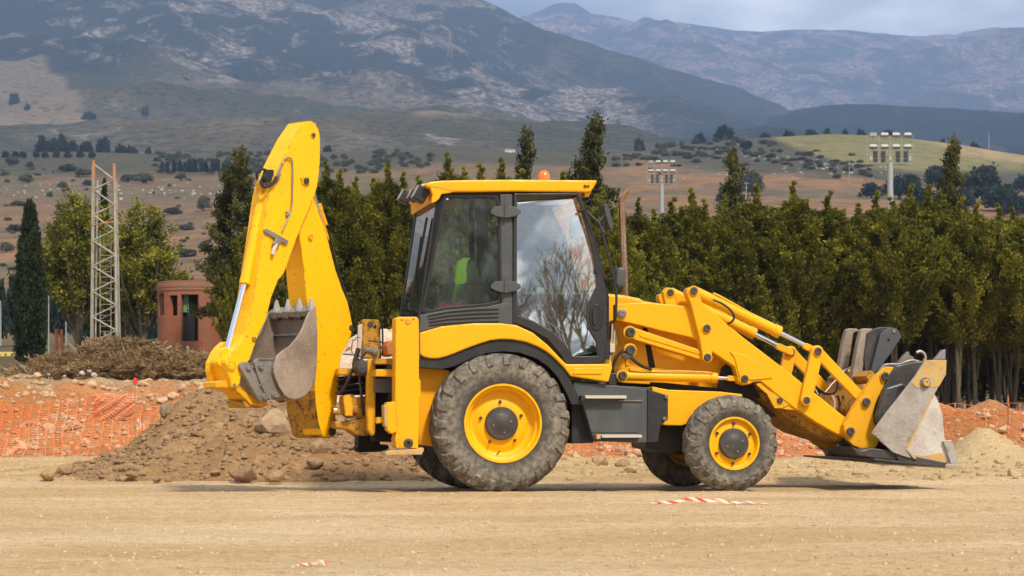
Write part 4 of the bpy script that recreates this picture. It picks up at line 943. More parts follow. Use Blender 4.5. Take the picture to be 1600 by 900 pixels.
# materials
def paint(name, base, wear=0.0, rough=0.42, chips=0.0, seed=0.0):
    m = Mat(name, base, rough, spec=0.28)
    v = m.n('ShaderNodeMapping'); v.inputs['Location'].default_value = (seed, seed*2, 0); m.l(m.co.outputs['Object'], v.inputs[0]); v = v.outputs[0]
    n1 = m.noise(1.7, 5, 0.6, v); n2 = m.noise(7, 6, 0.7, v); n3 = m.noise(38, 4, 0.6, v); n4 = m.noise(11, 7, 0.75, v, dist=0.6)
    c = m.mix(m.ramp(n1, [(0.4, 0), (0.7, 0.5)]), base, tuple(x*0.86 for x in base[:3])+(1,))
    c = m.mix(m.ramp(n2, [(0.56, 0), (0.75, 0.35+wear)]), c, (0.46, 0.24, 0.045, 1))          # dust film
    c = m.mix(m.ramp(n3, [(0.70-chips*0.15, 0), (0.73-chips*0.15, 0.9 if chips else 0.5)]), c, (0.10, 0.045, 0.018, 1))
    if wear: c = m.mix(m.ramp(n4, [(0.66-wear*0.33, 0), (0.71-wear*0.3, 0.9)]), c, (0.11, 0.055, 0.025, 1))
    # paint worn off along the edges of the plates
    be = m.n('ShaderNodeBevel'); be.samples = 4; be.inputs['Radius'].default_value = 0.03; g2 = m.n('ShaderNodeNewGeometry')
    dt = m.n('ShaderNodeVectorMath'); dt.operation = 'DOT_PRODUCT'; m.l(be.outputs[0], dt.inputs[0]); m.l(g2.outputs['Normal'], dt.inputs[1])
    ed = m.math('MULTIPLY', m.ramp(dt.outputs['Value'], [(0.90, 1), (0.996, 0)]), m.ramp(m.noise(15, 5, 0.75, v), [(0.50-chips*0.12, 0), (0.60-chips*0.12, 1)]))
    c = m.mix(m.math('MULTIPLY', ed, 0.45+min(0.5, chips)), c, (0.13, 0.06, 0.025, 1))
    sc_n = m.noise(5, 4, 0.7, v, (9, 9, 0.8)); c = m.mix(m.ramp(sc_n, [(0.66, 0), (0.70, 0.22)]), c, (0.30, 0.15, 0.04, 1))
    # thin dust that gathers on upward faces
    ge = m.n('ShaderNodeNewGeometry'); sp = m.n('ShaderNodeSeparateXYZ'); m.l(ge.outputs['Normal'], sp.inputs[0])
    c = m.mix(m.math('MULTIPLY', m.ramp(sp.outputs[2], [(0.6, 0), (1.0, 1)]), 0.35), c, (0.50, 0.36, 0.18, 1))
    m.base(c); m.rough(m.ramp(n2, [(0.3, rough-0.08), (0.75, rough+0.25)])); m.bump(n1, 0.004, 0.35)
    return m.m
YEL = paint('yellow_paint', (0.80, 0.375, 0.001, 1))
YEB = paint('boom_yellow_paint', (0.90, 0.455, 0.001, 1), chips=0.36, seed=3.0)
YED = paint('worn_yellow_paint', (0.70, 0.335, 0.006, 1), wear=0.04, chips=0.3, rough=0.6, seed=7.0)
YEX = paint('rusty_and_shaded_yellow_paint', (0.46, 0.23, 0.02, 1), wear=0.42, chips=0.6, rough=0.7, seed=9.0)  # rust on the castings; also painted shade on arm_web and boom_rear_web
RIMY = paint('rim_yellow_paint', (0.86, 0.42, 0.001, 1), seed=4.0, rough=0.38)
def plastic(name, col, rough, dust_or_sheen=0.3):
    m = Mat(name, col, rough, spec=0.4); n = m.noise(3.5, 5, 0.65); n2 = m.noise(22, 4, 0.6)
    c = m.mix(m.ramp(n, [(0.45, 0), (0.8, dust_or_sheen)]), col, (0.22, 0.17, 0.11, 1)); c = m.mix(m.ramp(n2, [(0.6, 0), (0.75, dust_or_sheen*0.6)]), c, (0.25, 0.2, 0.13, 1))
    m.base(c); m.rough(m.ramp(n2, [(0.3, rough-.05), (0.7, rough+.15)])); return m.m
BLK = plastic('black_plastic', (0.018, 0.018, 0.019, 1), 0.45, 0.12); GRY = plastic('charcoal_panel', (0.055, 0.06, 0.066, 1), 0.55, 0.25)
SEAL = Mat('rubber_seal', (0.008, 0.008, 0.008, 1), 0.5).m; HOSE = Mat('black_hose', (0.012, 0.012, 0.012, 1), 0.4).m
CHR = Mat('chrome_rod', (0.75, 0.76, 0.80, 1), 0.12, 1.0).m
PIN = plastic('dark_pin_steel', (0.045, 0.04, 0.036, 1), 0.45, 0.25)
def steel(name, a, b, rough=0.5, metal=0.55, scratch=(1, 1, 6), yel=None):
    m = Mat(name, a, rough, metal); n = m.noise(2.6, 6, 0.65); n2 = m.noise(26, 4, 0.7, stretch=scratch); n3 = m.noise(9, 6, 0.72)
    c = m.mix(m.ramp(n, [(0.40, 0), (0.62, 1)]), a, b); c = m.mix(m.ramp(n2, [(0.52, 0), (0.66, 0.6)]), c, tuple(min(1, x*1.5) for x in a[:3])+(1,))
    c = m.mix(m.ramp(n3, [(0.55, 0), (0.7, 0.55)]), c, (0.17, 0.10, 0.055, 1))
    if yel: c = m.mix(m.ramp(m.noise(16, 6, 0.72), [(0.46, 0.95), (0.60, 0.1)]), c, (0.55, 0.33, 0.07, 1))
    m.base(c); m.rough(m.ramp(n3, [(0.3, rough-0.12), (0.7, rough+0.25)])); m.bump(n3, 0.004, 0.6); return m.m
STL = steel('worn_bucket_steel', (0.40, 0.37, 0.34, 1), (0.30, 0.25, 0.21, 1), 0.42, 0.5)
STY = steel('worn_steel_with_yellow_paint', (0.46, 0.40, 0.32, 1), (0.32, 0.25, 0.19, 1), 0.55, 0.3, yel=True)
STJ = steel('bright_scoured_steel', (0.60, 0.57, 0.54, 1), (0.44, 0.38, 0.32, 1), 0.4, 0.35)
STD = steel('dark_bucket_steel', (0.17, 0.145, 0.125, 1), (0.24, 0.19, 0.15, 1), 0.55, 0.45)
STG = steel('link_steel', (0.26, 0.245, 0.225, 1), (0.19, 0.165, 0.14, 1), 0.5, 0.5)
BKS = steel('blackened_steel', (0.035, 0.035, 0.037, 1), (0.07, 0.062, 0.055, 1), 0.45, 0.3)
FRK = steel('fork_steel', (0.30, 0.25, 0.20, 1), (0.22, 0.17, 0.13, 1), 0.6, 0.3)
EXH = steel('exhaust_steel', (0.42, 0.27, 0.17, 1), (0.30, 0.16, 0.09, 1), 0.22, 0.9)
def glass(name, tint, refl, ior=1.5, dust_or_sheen=0.0):
    m = Mat(name); t = m.t; t.nodes.remove(m.p)
    tr = m.n('ShaderNodeBsdfTransparent'); tr.inputs[0].default_value = tint; gl = m.n('ShaderNodeBsdfGlossy'); gl.inputs[0].default_value = (0.95, 1, 1, 1); gl.inputs['Roughness'].default_value = 0.02
    fr = m.n('ShaderNodeFresnel'); fr.inputs[0].default_value = ior; f = m.math('ADD', fr.outputs[0], refl)
    d = m.n('ShaderNodeBsdfDiffuse'); d.inputs[0].default_value = (0.80, 0.82, 0.82, 1) if dust_or_sheen else (0.35, 0.36, 0.33, 1); ds = m.ramp(m.noise(2.5, 5, 0.6), [(0.35, 0.015+dust_or_sheen*0.7), (0.8, 0.09+dust_or_sheen)])  # on the rear pane the whitish diffuse paints in the sky's reflection
    a = m.n('ShaderNodeMixShader'); m.l(ds, a.inputs[0]); m.l(tr.outputs[0], a.inputs[1]); m.l(d.outputs[0], a.inputs[2])
    b = m.n('ShaderNodeMixShader'); m.l(f, b.inputs[0]); m.l(a.outputs[0], b.inputs[1]); m.l(gl.outputs[0], b.inputs[2]); m.l(b.outputs[0], m.out.inputs[0]); return m.m
GLD = glass('door_glass', (0.56, 0.64, 0.60, 1), 0.36); GLS = glass('side_glass', (0.84, 0.92, 0.87, 1), 0.0, 1.36); GLR = glass('rear_glass', (0.5, 0.55, 0.55, 1), 0.30, 1.5, 0.8)

def poly(fr, pts, w): return [fr.P(x, y, w) for x, y in pts]
def plate(name, fr, pts, w0, w1, mat, parent=LD, bevel=0.008, holes=None, label=None):
    loops = [poly(fr, pts, w0)]+[poly(fr, h, w0) for h in (holes or [])]
    return MB().prism(loops, fr.l2*(w1-w0)).obj(name, mat, parent, bevel=bevel, label=label)
def oblong(p0, p1, r0, r1=None, n=8):
    r1 = r1 or r0; a = math.atan2(p1[1]-p0[1], p1[0]-p0[0]); o = []
    for k in range(n+1): t = a+math.pi/2+math.pi*k/n; o.append((p0[0]+r0*math.cos(t), p0[1]+r0*math.sin(t)))
    for k in range(n+1): t = a-math.pi/2+math.pi*k/n; o.append((p1[0]+r1*math.cos(t), p1[1]+r1*math.sin(t)))
    return o
def link(name, fr, p0, p1, r, w0, w1, mat, parent=LD, r1=None, bevel=0.006): return plate(name, fr, oblong(p0, p1, r, r1), w0, w1, mat, parent, bevel)
SC = 21.2/FPX
def pin(fr, p, w, r=6.5, out=0.03, mat=None, parent=LD, collar=True, cm=None, name='pin'):
    c = fr.P(p[0], p[1], w); ax = -fr.l2; rr = r*SC; m = MB()
    m.lathe(c, ax, [(rr, -0.01), (rr, out*0.75), (rr*0.88, out), (rr*0.45, out), (rr*0.42, out*0.8), (0.0005, out*0.8)], 20)
    o = m.obj(name, mat or PIN, parent, smooth=True)
    if collar: MB().lathe(c, ax, [(rr*1.35, -0.01), (rr*1.35, 0.010), (rr*1.0, 0.012)], 20).obj('collar', cm or YEL, o, smooth=True)
    return o
def cylinder(fr, p0, p1, p2, w, r_t, r_r, tubemat, parent=LD, name='cylinder_tube', end=0.0):
    """tube p0-p1, chrome rod p1-p2"""
    a, b, c = fr.P(*p0, w), fr.P(*p1, w), fr.P(*p2, w); rt, rr = r_t*SC, r_r*SC; L_ = (b-a).length
    m = MB().lathe(a, b-a, [(0.001, 0), (rt, 0), (rt, L_-0.07), (rt*1.1, L_-0.065), (rt*1.1, L_), (rr, L_+0.003)], 20)
    o = m.obj(name, tubemat, parent, smooth=True)
    MB().cyl(b-(b-a)*0.05, c, rr, n=14).obj('rod', CHR, o, smooth=True)
    return o
def hose(fr, pts, r, name='hose', mat=None, parent=LD, w=None):
    P = [fr.P(p[0], p[1], p[2] if len(p) > 2 else w) for p in pts]; Q = []
    for i in range(len(P)-1):
        p0, p1, p2, p3 = P[max(i-1, 0)], P[i], P[i+1], P[min(i+2, len(P)-1)]
        for k in range(6):
            t = k/6; Q.append(0.5*((2*p1)+(p2-p0)*t+(2*p0-5*p1+4*p2-p3)*t*t+(3*p1-p0-3*p2+p3)*t**3))
    Q.append(P[-1]); return MB().tube(Q, r*SC, 8).obj(name, mat or HOSE, parent, smooth=True)

# ---- wheels
TYM = Mat('tyre_rubber', rough=0.85, spec=0.25); _n = TYM.noise(2.3, 6, 0.65); _n2 = TYM.noise(16, 5, 0.7); _n3 = TYM.noise(50, 3, 0.6)
_c = TYM.mix(TYM.ramp(_n, [(0.38, 0), (0.68, 1)]), (0.15, 0.132, 0.108, 1), (0.30, 0.25, 0.185, 1))
_c = TYM.mix(TYM.ramp(_n2, [(0.42, 0.7), (0.58, 0)]), _c, (0.05, 0.046, 0.04, 1)); _c = TYM.mix(TYM.ramp(_n2, [(0.62, 0), (0.74, 0.7)]), _c, (0.30, 0.235, 0.15, 1))
_t = TYM.attr('tint'); _sp = TYM.n('ShaderNodeSeparateColor'); TYM.l(_t, _sp.inputs[0])
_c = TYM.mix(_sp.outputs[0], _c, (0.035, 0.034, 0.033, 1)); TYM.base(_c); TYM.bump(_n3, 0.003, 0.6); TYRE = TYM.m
def make_wheel(name, Ro, Wd, rim_r, n_lug, hub_r, lug_h=0.030, front=False):
    """axis along local y, outer face at y=0, tyre goes back to y=Wd"""
    root = empty(name, parent=None) if False else bpy.data.objects.new(name, None); COL.objects.link(root); root.parent = LD
    n = 144; Rb = Ro-lug_h
    prof = [(rim_r-0.004, 0.055), (rim_r+0.012, 0.030), (rim_r+0.05, 0.018), (rim_r+(Rb-rim_r)*0.45, -0.004), (rim_r+(Rb-rim_r)*0.72, 0.006), (Rb-0.045, 0.026), (Rb-0.012, 0.055), (Rb, 0.10)]
    half = prof+[(Rb+0.008, Wd/2)]; full = half+[(r, Wd-y) for r, y in prof[::-1]]
    V = []; C = []
    for r, y in full:
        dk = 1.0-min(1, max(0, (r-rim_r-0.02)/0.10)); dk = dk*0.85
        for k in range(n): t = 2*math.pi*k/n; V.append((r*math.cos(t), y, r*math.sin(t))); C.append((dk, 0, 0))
    m = len(full); F = [[i*n+k, i*n+(k+1) % n, (i+1)*n+(k+1) % n, (i+1)*n+k] for i in range(m-1) for k in range(n)]
    # lugs: bent bars from the centre line over the shoulder on to the sidewall
    for side in (0, 1):
        for q in range(n_lug):
            t0 = 2*math.pi*(q+0.5*side)/n_lug; b = len(V); st = 9; rv = random.Random(q*7+side)
            hw0 = math.pi/n_lug*0.46
            path = []
            for k in range(st):
                u = k/(st-1)
                if u < 0.68:  yy = Wd/2+0.02-(Wd/2-0.045)*(u/0.68); rr = Ro-0.012*(u/0.68)**2; rb = Rb-0.005
                else: v = (u-0.68)/0.32; yy = 0.065-0.062*v; rr = Ro-0.014-0.10*v**1.35; rb = Rb-0.02-0.095*v**1.3
                if u < 0.68: off = 1.9*math.pi/n_lug*(u/0.68)**0.9
                else: off = 1.9*math.pi/n_lug*(1+0.12*(u-0.68)/0.32)
                path.append((yy, rr, rb, t0+off, hw0*(0.8+0.35*u)*(1 if u < 0.95 else 0.75)))
            for (yy, rr, rb, tt, hw) in path:
                ex = -0.016 if rr < Ro-0.02 else 0.0
                for (r_, dt, y_) in ((rb, -hw*1.15, 0.008), (rr, -hw*0.8, ex), (rr, hw*0.8, ex), (rb, hw*1.15, 0.008)):
                    y2 = yy+y_; y2 = Wd-y2 if side else y2
                    V.append((r_*math.cos(tt+dt), y2, r_*math.sin(tt+dt))); C.append((0.0, 0, 0))
            for k in range(st-1):
                a = b+k*4; F += [[a+j, a+j+1, a+j+5, a+j+4] for j in range(3)]
            F += [[b, b+1, b+2, b+3], [b+(st-1)*4+3, b+(st-1)*4+2, b+(st-1)*4+1, b+(st-1)*4]]
    # raised ring on the sidewall
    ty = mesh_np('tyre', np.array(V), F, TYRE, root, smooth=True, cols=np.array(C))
    import bmesh
    bm = bmesh.new(); bm.from_mesh(ty.data); bmesh.ops.recalc_face_normals(bm, faces=bm.faces); bm.to_mesh(ty.data); bm.free(); ty.data.set_sharp_from_angle(angle=R(38))
    Rr = rim_r; d = 0.16 if not front else 0.10
    rp = [(Rr, 0.060), (Rr+0.012, 0.030), (Rr+0.010, 0.022), (Rr-0.008, 0.022), (Rr-0.018, 0.045), (Rr-0.022, 0.075), (Rr-0.045, 0.085), (Rr-0.055, d*0.8), (Rr-0.075, d), (Rr-0.10, d+0.004), (hub_r*1.55, d-0.02), (hub_r*1.2, d-0.035), (hub_r*0.9, d-0.035)]
    MB().lathe((0, 0, 0), (0, 1, 0), rp, 64).obj('rim', RIMY, root, smooth=True, ang=50)
    MB().lathe((0, 0, 0), (0, 1, 0), [(Rr+.01, Wd-.03), (Rr-.02, Wd-.06), (Rr-.05, Wd-.12), (Rr-.05, 0.16)], 48).obj('inner_rim', YEX, root, smooth=True)
    MB().lathe((0, 0, 0), (0, 1, 0), [(hub_r*1.02, d+.02), (hub_r*1.02, d-0.035), (hub_r, d-0.075), (hub_r*.93, d-0.085), (hub_r*.55, d-0.086), (hub_r*.5, d-0.092), (0.001, d-0.092)], 40).obj('hub', PIN, root, smooth=True, ang=40)
    nn = 5 if not front else 6
    for k in range(nn):
        t = 2*math.pi*k/nn+0.5; rr = hub_r*1.32; c = Vector((rr*math.cos(t), 0, rr*math.sin(t)))
        MB().cyl(c+Vector((0, d-0.02, 0)), c+Vector((0, d-0.055, 0)), 0.016, n=6).cyl(c+Vector((0, d-.03, 0)), c+Vector((0, d-0.068, 0)), 0.008, n=8).obj('wheel_nut', PIN, root)
    for k in range(4):
        t = 2*math.pi*k/4+0.35; c = Vector((hub_r*.55*math.cos(t), d-0.086, hub_r*.55*math.sin(t))); MB().cyl(c, c-Vector((0, 0.010, 0)), 0.010, n=6).obj('hub_bolt', STG, root)
    MB().cyl((0.02, d-.05, -(Rr-.11)), (0.0, d-.01, -(Rr-.07)), 0.006, n=6).obj('valve', BLK, root)
    MB().cyl((0, d, 0), (0, Wd+0.35, 0), 0.10, n=16).obj('axle_stub', BKS, root)
    return root
RW, FW = 0.705, 0.497
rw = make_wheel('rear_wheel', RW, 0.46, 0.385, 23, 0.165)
rc = V0.P(787, 663, 0.02); rw.location = (rc.x, 0.02, RW-0.008)
fw = make_wheel('front_wheel', FW, 0.33, 0.262, 20, 0.155, 0.022, True)
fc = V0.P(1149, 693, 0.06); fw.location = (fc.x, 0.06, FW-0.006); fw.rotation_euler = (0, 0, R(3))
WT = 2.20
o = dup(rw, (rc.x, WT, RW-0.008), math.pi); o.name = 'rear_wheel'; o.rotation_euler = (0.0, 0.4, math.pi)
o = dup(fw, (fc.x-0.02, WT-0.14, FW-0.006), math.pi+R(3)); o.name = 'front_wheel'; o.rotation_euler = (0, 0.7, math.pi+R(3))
rw.rotation_euler = (0, 0.13, 0)
cx_r, cx_f = rc.x, fc.x
MB().cyl((cx_r, 0.4, RW), (cx_r, 1.9, RW), 0.14, n=16).box((cx_r, 1.12, RW), (0.5, 0.45, 0.4)).obj('rear_axle', BKS, LD, smooth=True)
MB().cyl((cx_f, 0.35, FW), (cx_f, 1.85, FW), 0.09, n=16).box((cx_f, 1.12, FW), (0.3, 0.4, 0.3)).obj('front_axle', BKS, LD, smooth=True)
# ---- chassis
plate('chassis', V0, [(690, 600), (900, 596), (1150, 606), (1300, 640), (1180, 655), (1060, 665), (900, 690), (700, 688)], 0.78, 1.42, BKS)
plate('chassis_panel', V0, [(1019, 604), (1044, 609), (1126, 612), (1160, 616), (1160, 640), (1080, 660), (1065, 665), (1033, 664), (1022, 660)], 0.40, 0.62, YEL)
plate('belly_tank', V0, [(893, 620), (930, 600), (1020, 606), (1030, 690), (930, 690), (900, 668)], 0.42, 1.8, BLK)
plate('gear_case', V0, [(1000, 645), (1120, 640), (1160, 700), (1040, 708), (1010, 700)], 0.8, 1.4, BKS)
# ---- rear body under the fender
plate('rear_body', V0, [(651, 572), (700, 578), (730, 600), (760, 700), (700, 700), (655, 695)], 0.42, 0.60, YEL)
plate('rear_body_cross', V0, [(654, 575), (720, 570), (720, 690), (656, 685)], 0.6, 1.9, BKS)
# ---- fender and sill
fend = [(655, 520), (690, 510), (740, 505), (783, 505), (807, 508), (833, 520), (857, 540), (873, 557), (885, 569), (900, 569), (945, 568.5), (951, 570), (955, 560), (957, 575), (951, 597), (925, 593), (892, 588), (880, 573), (867, 560), (855, 550), (840, 541.5), (822, 534.5), (800, 530.5), (783, 530), (766, 532), (750, 537), (736, 542), (723, 547), (710, 552.5), (697, 557), (685, 560), (673, 560), (662, 558), (655, 553)]
plate('fender', V0, fend, 0.20, 0.46, YEL, bevel=0.02)
MB().box(V0.P(918, 580, 0.195), (0.30, 0.012, 0.06)).obj('sill_panel', YEL, LD, bevel=0.004)
arch = [(655, 556), (673, 560), (697, 557), (723, 547), (750, 537), (783, 530), (813, 532), (840, 542), (867, 560), (885, 582), (898, 606), (909, 632), (893, 632), (884, 612), (872, 590), (858, 574), (838, 560), (812, 551), (786, 549), (760, 552), (736, 560), (712, 572), (690, 577), (655, 574)]
plate('wheel_arch', V0, arch, 0.23, 0.75, BLK, bevel=0.004)
plate('arch_backing', V0, [(655, 558), (700, 556), (783, 530), (840, 542), (885, 582), (909, 632), (909, 660), (700, 660), (655, 640)], 0.62, 0.72, BLK)
for k in (0, 1): MB().box(V0.P(656+k*4, 567, 0.41), (0.016, 0.01, 0.03)).obj('white_tab', M['white'], LD)
# ---- steps
stp = plate('step_box', V0, [(896.7, 596.7), (1011, 607.8), (1011, 691.5), (996.7, 692), (927.8, 689), (909, 629), (893, 627)], 0.26, 0.70, GRY)
plate('step_box_nose', V0, [(1011.3, 607.8), (1044, 617.8), (1044, 655.6), (1033, 663), (1027.8, 691), (1011.3, 691.5)], 0.285, 0.70, BLK)
plate('step_recess', V0, [(912, 633), (1001, 633), (998, 676), (924, 676)], 0.252, 0.262, GRY)
plate('step_side', V0, [(893, 630), (909, 630), (927.5, 692), (893, 693)], 0.40, 0.7, BLK)
def tread(x0, x1, y0, y1, w):
    a, b = V0.P(x0, y0, w), V0.P(x1, y1, w); t = MB(); t.box((a+b)/2-Vector((0, 0, 0.012)), ((b-a).length, 0.16, 0.022)); n = int((b-a).length/0.028)
    for i in range(n):
        p = a.lerp(b, (i+0.5)/n)
        for k in range(4): t.box(p+Vector((0, -0.07+k*0.045, 0.002)), (0.014, 0.012, 0.012))
    return t.obj('step_tread', TRD, stp)
TRD = Mat('step_tread_alloy', (0.52, 0.47, 0.40, 1), 0.6, 0.3).m
tread(912, 976, 619, 619, 0.24); tread(938, 1000, 680, 680, 0.22)
MB().box(V0.P(908, 622, 0.24), (0.035, 0.16, 0.05)).obj('step_end', BLK, stp); MB().box(V0.P(932, 682, 0.22), (0.04, 0.18, 0.045)).obj('step_end', STY, stp)
for (x, y) in ((1041, 620), (1038, 654)): pin(V0, (x, y), 0.28, 3, 0.02, STG, parent=stp, collar=False, name='bolt')
MB().box(V0.P(985, 626, 0.255), (0.25, 0.02, 0.012)).obj('step_lip', STG, stp)
# ---- cab
CW0, CW1 = 0.40, 1.84
fr_ = plate('cab_frame', V0, [(684, 302), (905, 300), (912, 322), (922, 345), (934, 385), (945, 425), (951, 452), (951, 515), (944, 569), (884, 571), (873, 558), (857, 541), (833, 521), (807, 509), (783, 506), (740, 506), (690, 511), (655, 521), (656, 496)], CW0, CW0+0.07, BLK, bevel=0.008,
     holes=[[(695, 305), (772, 305), (778, 308), (781, 322), (783, 460), (781, 472), (760, 477), (700, 482), (670, 488), (661, 487), (660, 478)],
            [(806, 305), (900, 304), (906, 318), (917, 352), (929, 398), (937, 430), (937, 530), (932, 557), (893, 558), (885, 545), (864.5, 522), (832, 503), (805, 492), (803, 320)]])
o = dup(fr_); o.location = (0, (CW1-CW0-0.07), 0); o.name = 'cab_frame'
# lower louvre panel
lv = plate('louvre_panel', V0, [(656, 492), (700, 484), (760, 479), (783, 474), (801, 474), (801, 508), (783, 505), (740, 505), (690, 510), (655, 519)], CW0-0.04, CW0+0.01, GRY)
for k in range(4):
    y = 482+k*6.3; MB().tube([V0.P(668+k, y+12-k*1.5, CW0-0.045), V0.P(700, y+5.5-k*.5, CW0-0.047), V0.P(740, y+2, CW0-0.047), V0.P(779, y+1, CW0-0.045)], 0.006, 6).obj('louvre_slot', SEAL, lv, smooth=True)
# B pillar
plate('cab_pillar', V0, [(781, 303), (801, 302), (803, 508), (784, 506)], CW0-0.03, CW0+0.06, GRY, bevel=0.015)
# side window
sw_out = [(694, 304), (772, 304), (779, 308), (782, 322), (784, 460), (781, 474), (760, 479), (700, 484), (668, 490), (659, 488), (659.5, 478)]
sw_in = [(698, 308), (770, 308), (775, 312), (778, 324), (780, 458), (777, 470), (760, 474), (700, 479), (672, 484), (665, 482), (664.5, 476)]
win = plate('side_window', V0, sw_out, CW0-0.02, CW0+0.02, SEAL, holes=[sw_in], bevel=0.004)
plate('window_pane', V0, sw_in, CW0-0.004, CW0+0.002, GLS, parent=win, bevel=0)
MB().box(V0.P(697, 311, CW0-0.008), (0.045, 0.004, 0.012)).obj('sticker', M['white'], win)
# door
d_out = [(803, 302), (905, 301), (913, 324), (924, 358), (936, 402), (945, 440), (948, 451), (949, 516), (943, 567), (884, 569), (877, 555), (855, 529), (826, 512.6), (801, 504)]
d_in = [(808, 306), (902, 305.5), (906, 322), (917, 360), (928, 402), (932, 432), (933, 447), (927, 460), (919, 478), (917, 496), (919, 513), (926, 524), (932, 534), (933, 556), (894, 557), (888, 545), (866, 521), (834, 501.5), (808, 492)]
door = plate('door', V0, d_out, CW0-0.045, CW0+0.0, BLK, holes=[d_in], bevel=0.008)
def pane_grid(fr, pts, w, bulge, name, mat, parent, nx=26, ny=34):
    """convex glass filling an outline: a bulged grid cut to the outline"""
    xs_ = [p[0] for p in pts]; ys_ = [p[1] for p in pts]; x0, x1, y0, y1 = min(xs_), max(xs_), min(ys_), max(ys_)
    def span(y):
        c = []
        for (ax, ay), (bx, by) in zip(pts, pts[1:]+pts[:1]):
            if (ay-y)*(by-y) <= 0 and ay != by: c.append(ax+(bx-ax)*(y-ay)/(by-ay))
        return (min(c), max(c)) if c else (x0, x1)
    V = []; 
    for j in range(ny+1):
        y = y0+0.01+(y1-y0-0.02)*j/ny; a, b = span(y)
        for i in range(nx+1):
            x = a+(b-a)*i/nx; p = fr.P(x, y, w); u = (x-x0)/(x1-x0)*2-1; v = (y-y0)/(y1-y0)*2-1
            bl = bulge*(1-u*u)*0.33+bulge*0.67*(1-v*v)+0.00025*math.sin(u*7+v*3)*math.cos(v*9)
            V.append(tuple(p-fr.l2*(bl-0.08*(0.5-0.5*v))))
    F = [[j*(nx+1)+i, j*(nx+1)+i+1, (j+1)*(nx+1)+i+1, (j+1)*(nx+1)+i] for j in range(ny) for i in range(nx)]
    return mesh_np(name, np.array(V), F, mat, parent, smooth=True)
pane_grid(V0, [(x+(1 if x < 850 else -0.5)*0-0, y) for x, y in d_in], CW0-0.02, 0.030, 'door_glass', GLD, door)
hr = [(932+11*math.cos(t), 496+21*math.sin(t)) for t in np.linspace(0, 2*math.pi, 28, endpoint=False)]
plate('door_lock_panel', V0, hr, CW0-0.055, CW0-0.03, SEAL, parent=door, bevel=0.006)
plate('door_handle', V0, [(929.5+3.4*math.cos(t), 495+13*math.sin(t)) for t in np.linspace(0, 2*math.pi, 20, endpoint=False)], CW0-0.075, CW0-0.05, BLK, parent=door, bevel=0.006)
for y in (331, 448):
    hg = plate('hinge', V0, [(767, y-2), (773, y-8), (784, y-9), (788, y-12), (792, y-12), (796, y-9), (806, y-8), (814, y-3), (814, y+2), (806, y+7), (796, y+9), (784, y+9), (773, y+6), (767, y+2)], CW0-0.075, CW0-0.035, GRY, parent=door, bevel=0.008)
    MB().cyl(V0.P(790, y-12, CW0-0.075), V0.P(790, y+9, CW0-0.075), 0.018, n=10).obj('hinge_pin', GRY, hg, smooth=True)
MB().cyl(V0.P(817, 458.5, CW0+0.02), V0.P(931, 458.5, CW0+0.02), 0.009, n=8).obj('grab_bar', STG, door)
MB().cyl(V0.P(806, 303, CW0+0.0), V0.P(903, 302, CW0+0.0), 0.008, n=6).obj('top_seal', SEAL, door)
# rear glass: sloping pane between the rear pillars
rp0, rp1 = V0.P(684, 312, CW0), V0.P(656, 500, CW0); dy = Vector((0, CW1-CW0, 0))
rgl = MB().add([rp0, rp1, rp1+dy, rp0+dy], [(0, 1, 2, 3)]).obj('rear_window', GLR, LD)
for b_ in (0.0, CW1-CW0-0.05):
    MB().prism([[rp0+Vector((-.012, b_, 0)), rp0+Vector((.05, b_, 0)), rp1+Vector((.05, b_, 0)), rp1+Vector((-.012, b_, 0))]], (0, 0.05, 0)).obj('rear_pillar', BLK, LD, bevel=0.008)
MB().box((rp0+dy/2), (0.07, CW1-CW0, 0.06)).obj('rear_rail', BLK, LD); MB().box((rp1+dy/2), (0.08, CW1-CW0, 0.07)).obj('rear_rail', BLK, LD)
wp = MB(); q = rp0.lerp(rp1, 0.86)+Vector((-0.03, 0.55, 0)); wp.cyl(q, rp0.lerp(rp1, 0.28)+Vector((-.05, .42, 0)), 0.012, n=6).cyl(rp0.lerp(rp1, 0.12)+Vector((-.03, .36, 0)), rp0.lerp(rp1, 0.66)+Vector((-.03, .52, 0)), 0.014, n=6); wp.box(q, (.05, .10, .08)); wp.obj('wiper', BLK, rgl)
# far side panes, front glass, roof liner, floor, interior
MB().add([V0.P(690, 306, CW0)+dy, V0.P(903, 304, CW0)+dy, V0.P(943, 470, CW0)+dy, V0.P(664, 484, CW0)+dy], [(0, 1, 2, 3)]).obj('far_side_glass', GLS, LD)
fp = [V0.P(x, y, CW0) for x, y in ((904, 304), (924, 352), (937, 398), (949, 452), (950, 560))]
for a_, b_ in zip(fp[:-1], fp[1:]): pass
MB().add([fp[0], fp[0]+dy, fp[1]+dy, fp[1], fp[2]+dy, fp[2], fp[3]+dy, fp[3]], [(0, 1, 2, 3), (3, 2, 4, 5), (5, 4, 6, 7)]).obj('windscreen', GLS, LD)
plate('front_bulkhead', V0, [(944, 462), (952, 462), (952, 566), (944, 566)], CW0+0.03, CW1, BLK)
plate('cab_floor', V0, [(700, 512), (800, 508), (860, 545), (884, 566), (944, 566), (944, 578), (880, 582), (700, 560)], CW0+0.09, CW1-0.1, BLK)
plate('side_console', V0, [(700, 440), (775, 442), (783, 470), (783, 505), (690, 508), (694, 482)], CW0+0.10, CW0+0.45, BLK, bevel=0.02)
plate('far_console', V0, [(668, 470), (900, 474), (930, 470), (940, 560), (880, 556), (820, 515), (668, 515)], 1.45, 1.75, BLK, bevel=0.02)
seat = plate('operator_seat', V0, [(752, 470), (765, 425), (776, 388), (786, 376), (798, 376), (804, 390), (800, 430), (800, 452), (836, 455), (846, 464), (842, 480), (800, 484), (790, 508), (770, 508), (765, 484)], 0.86, 1.36, SEAL, bevel=0.04)
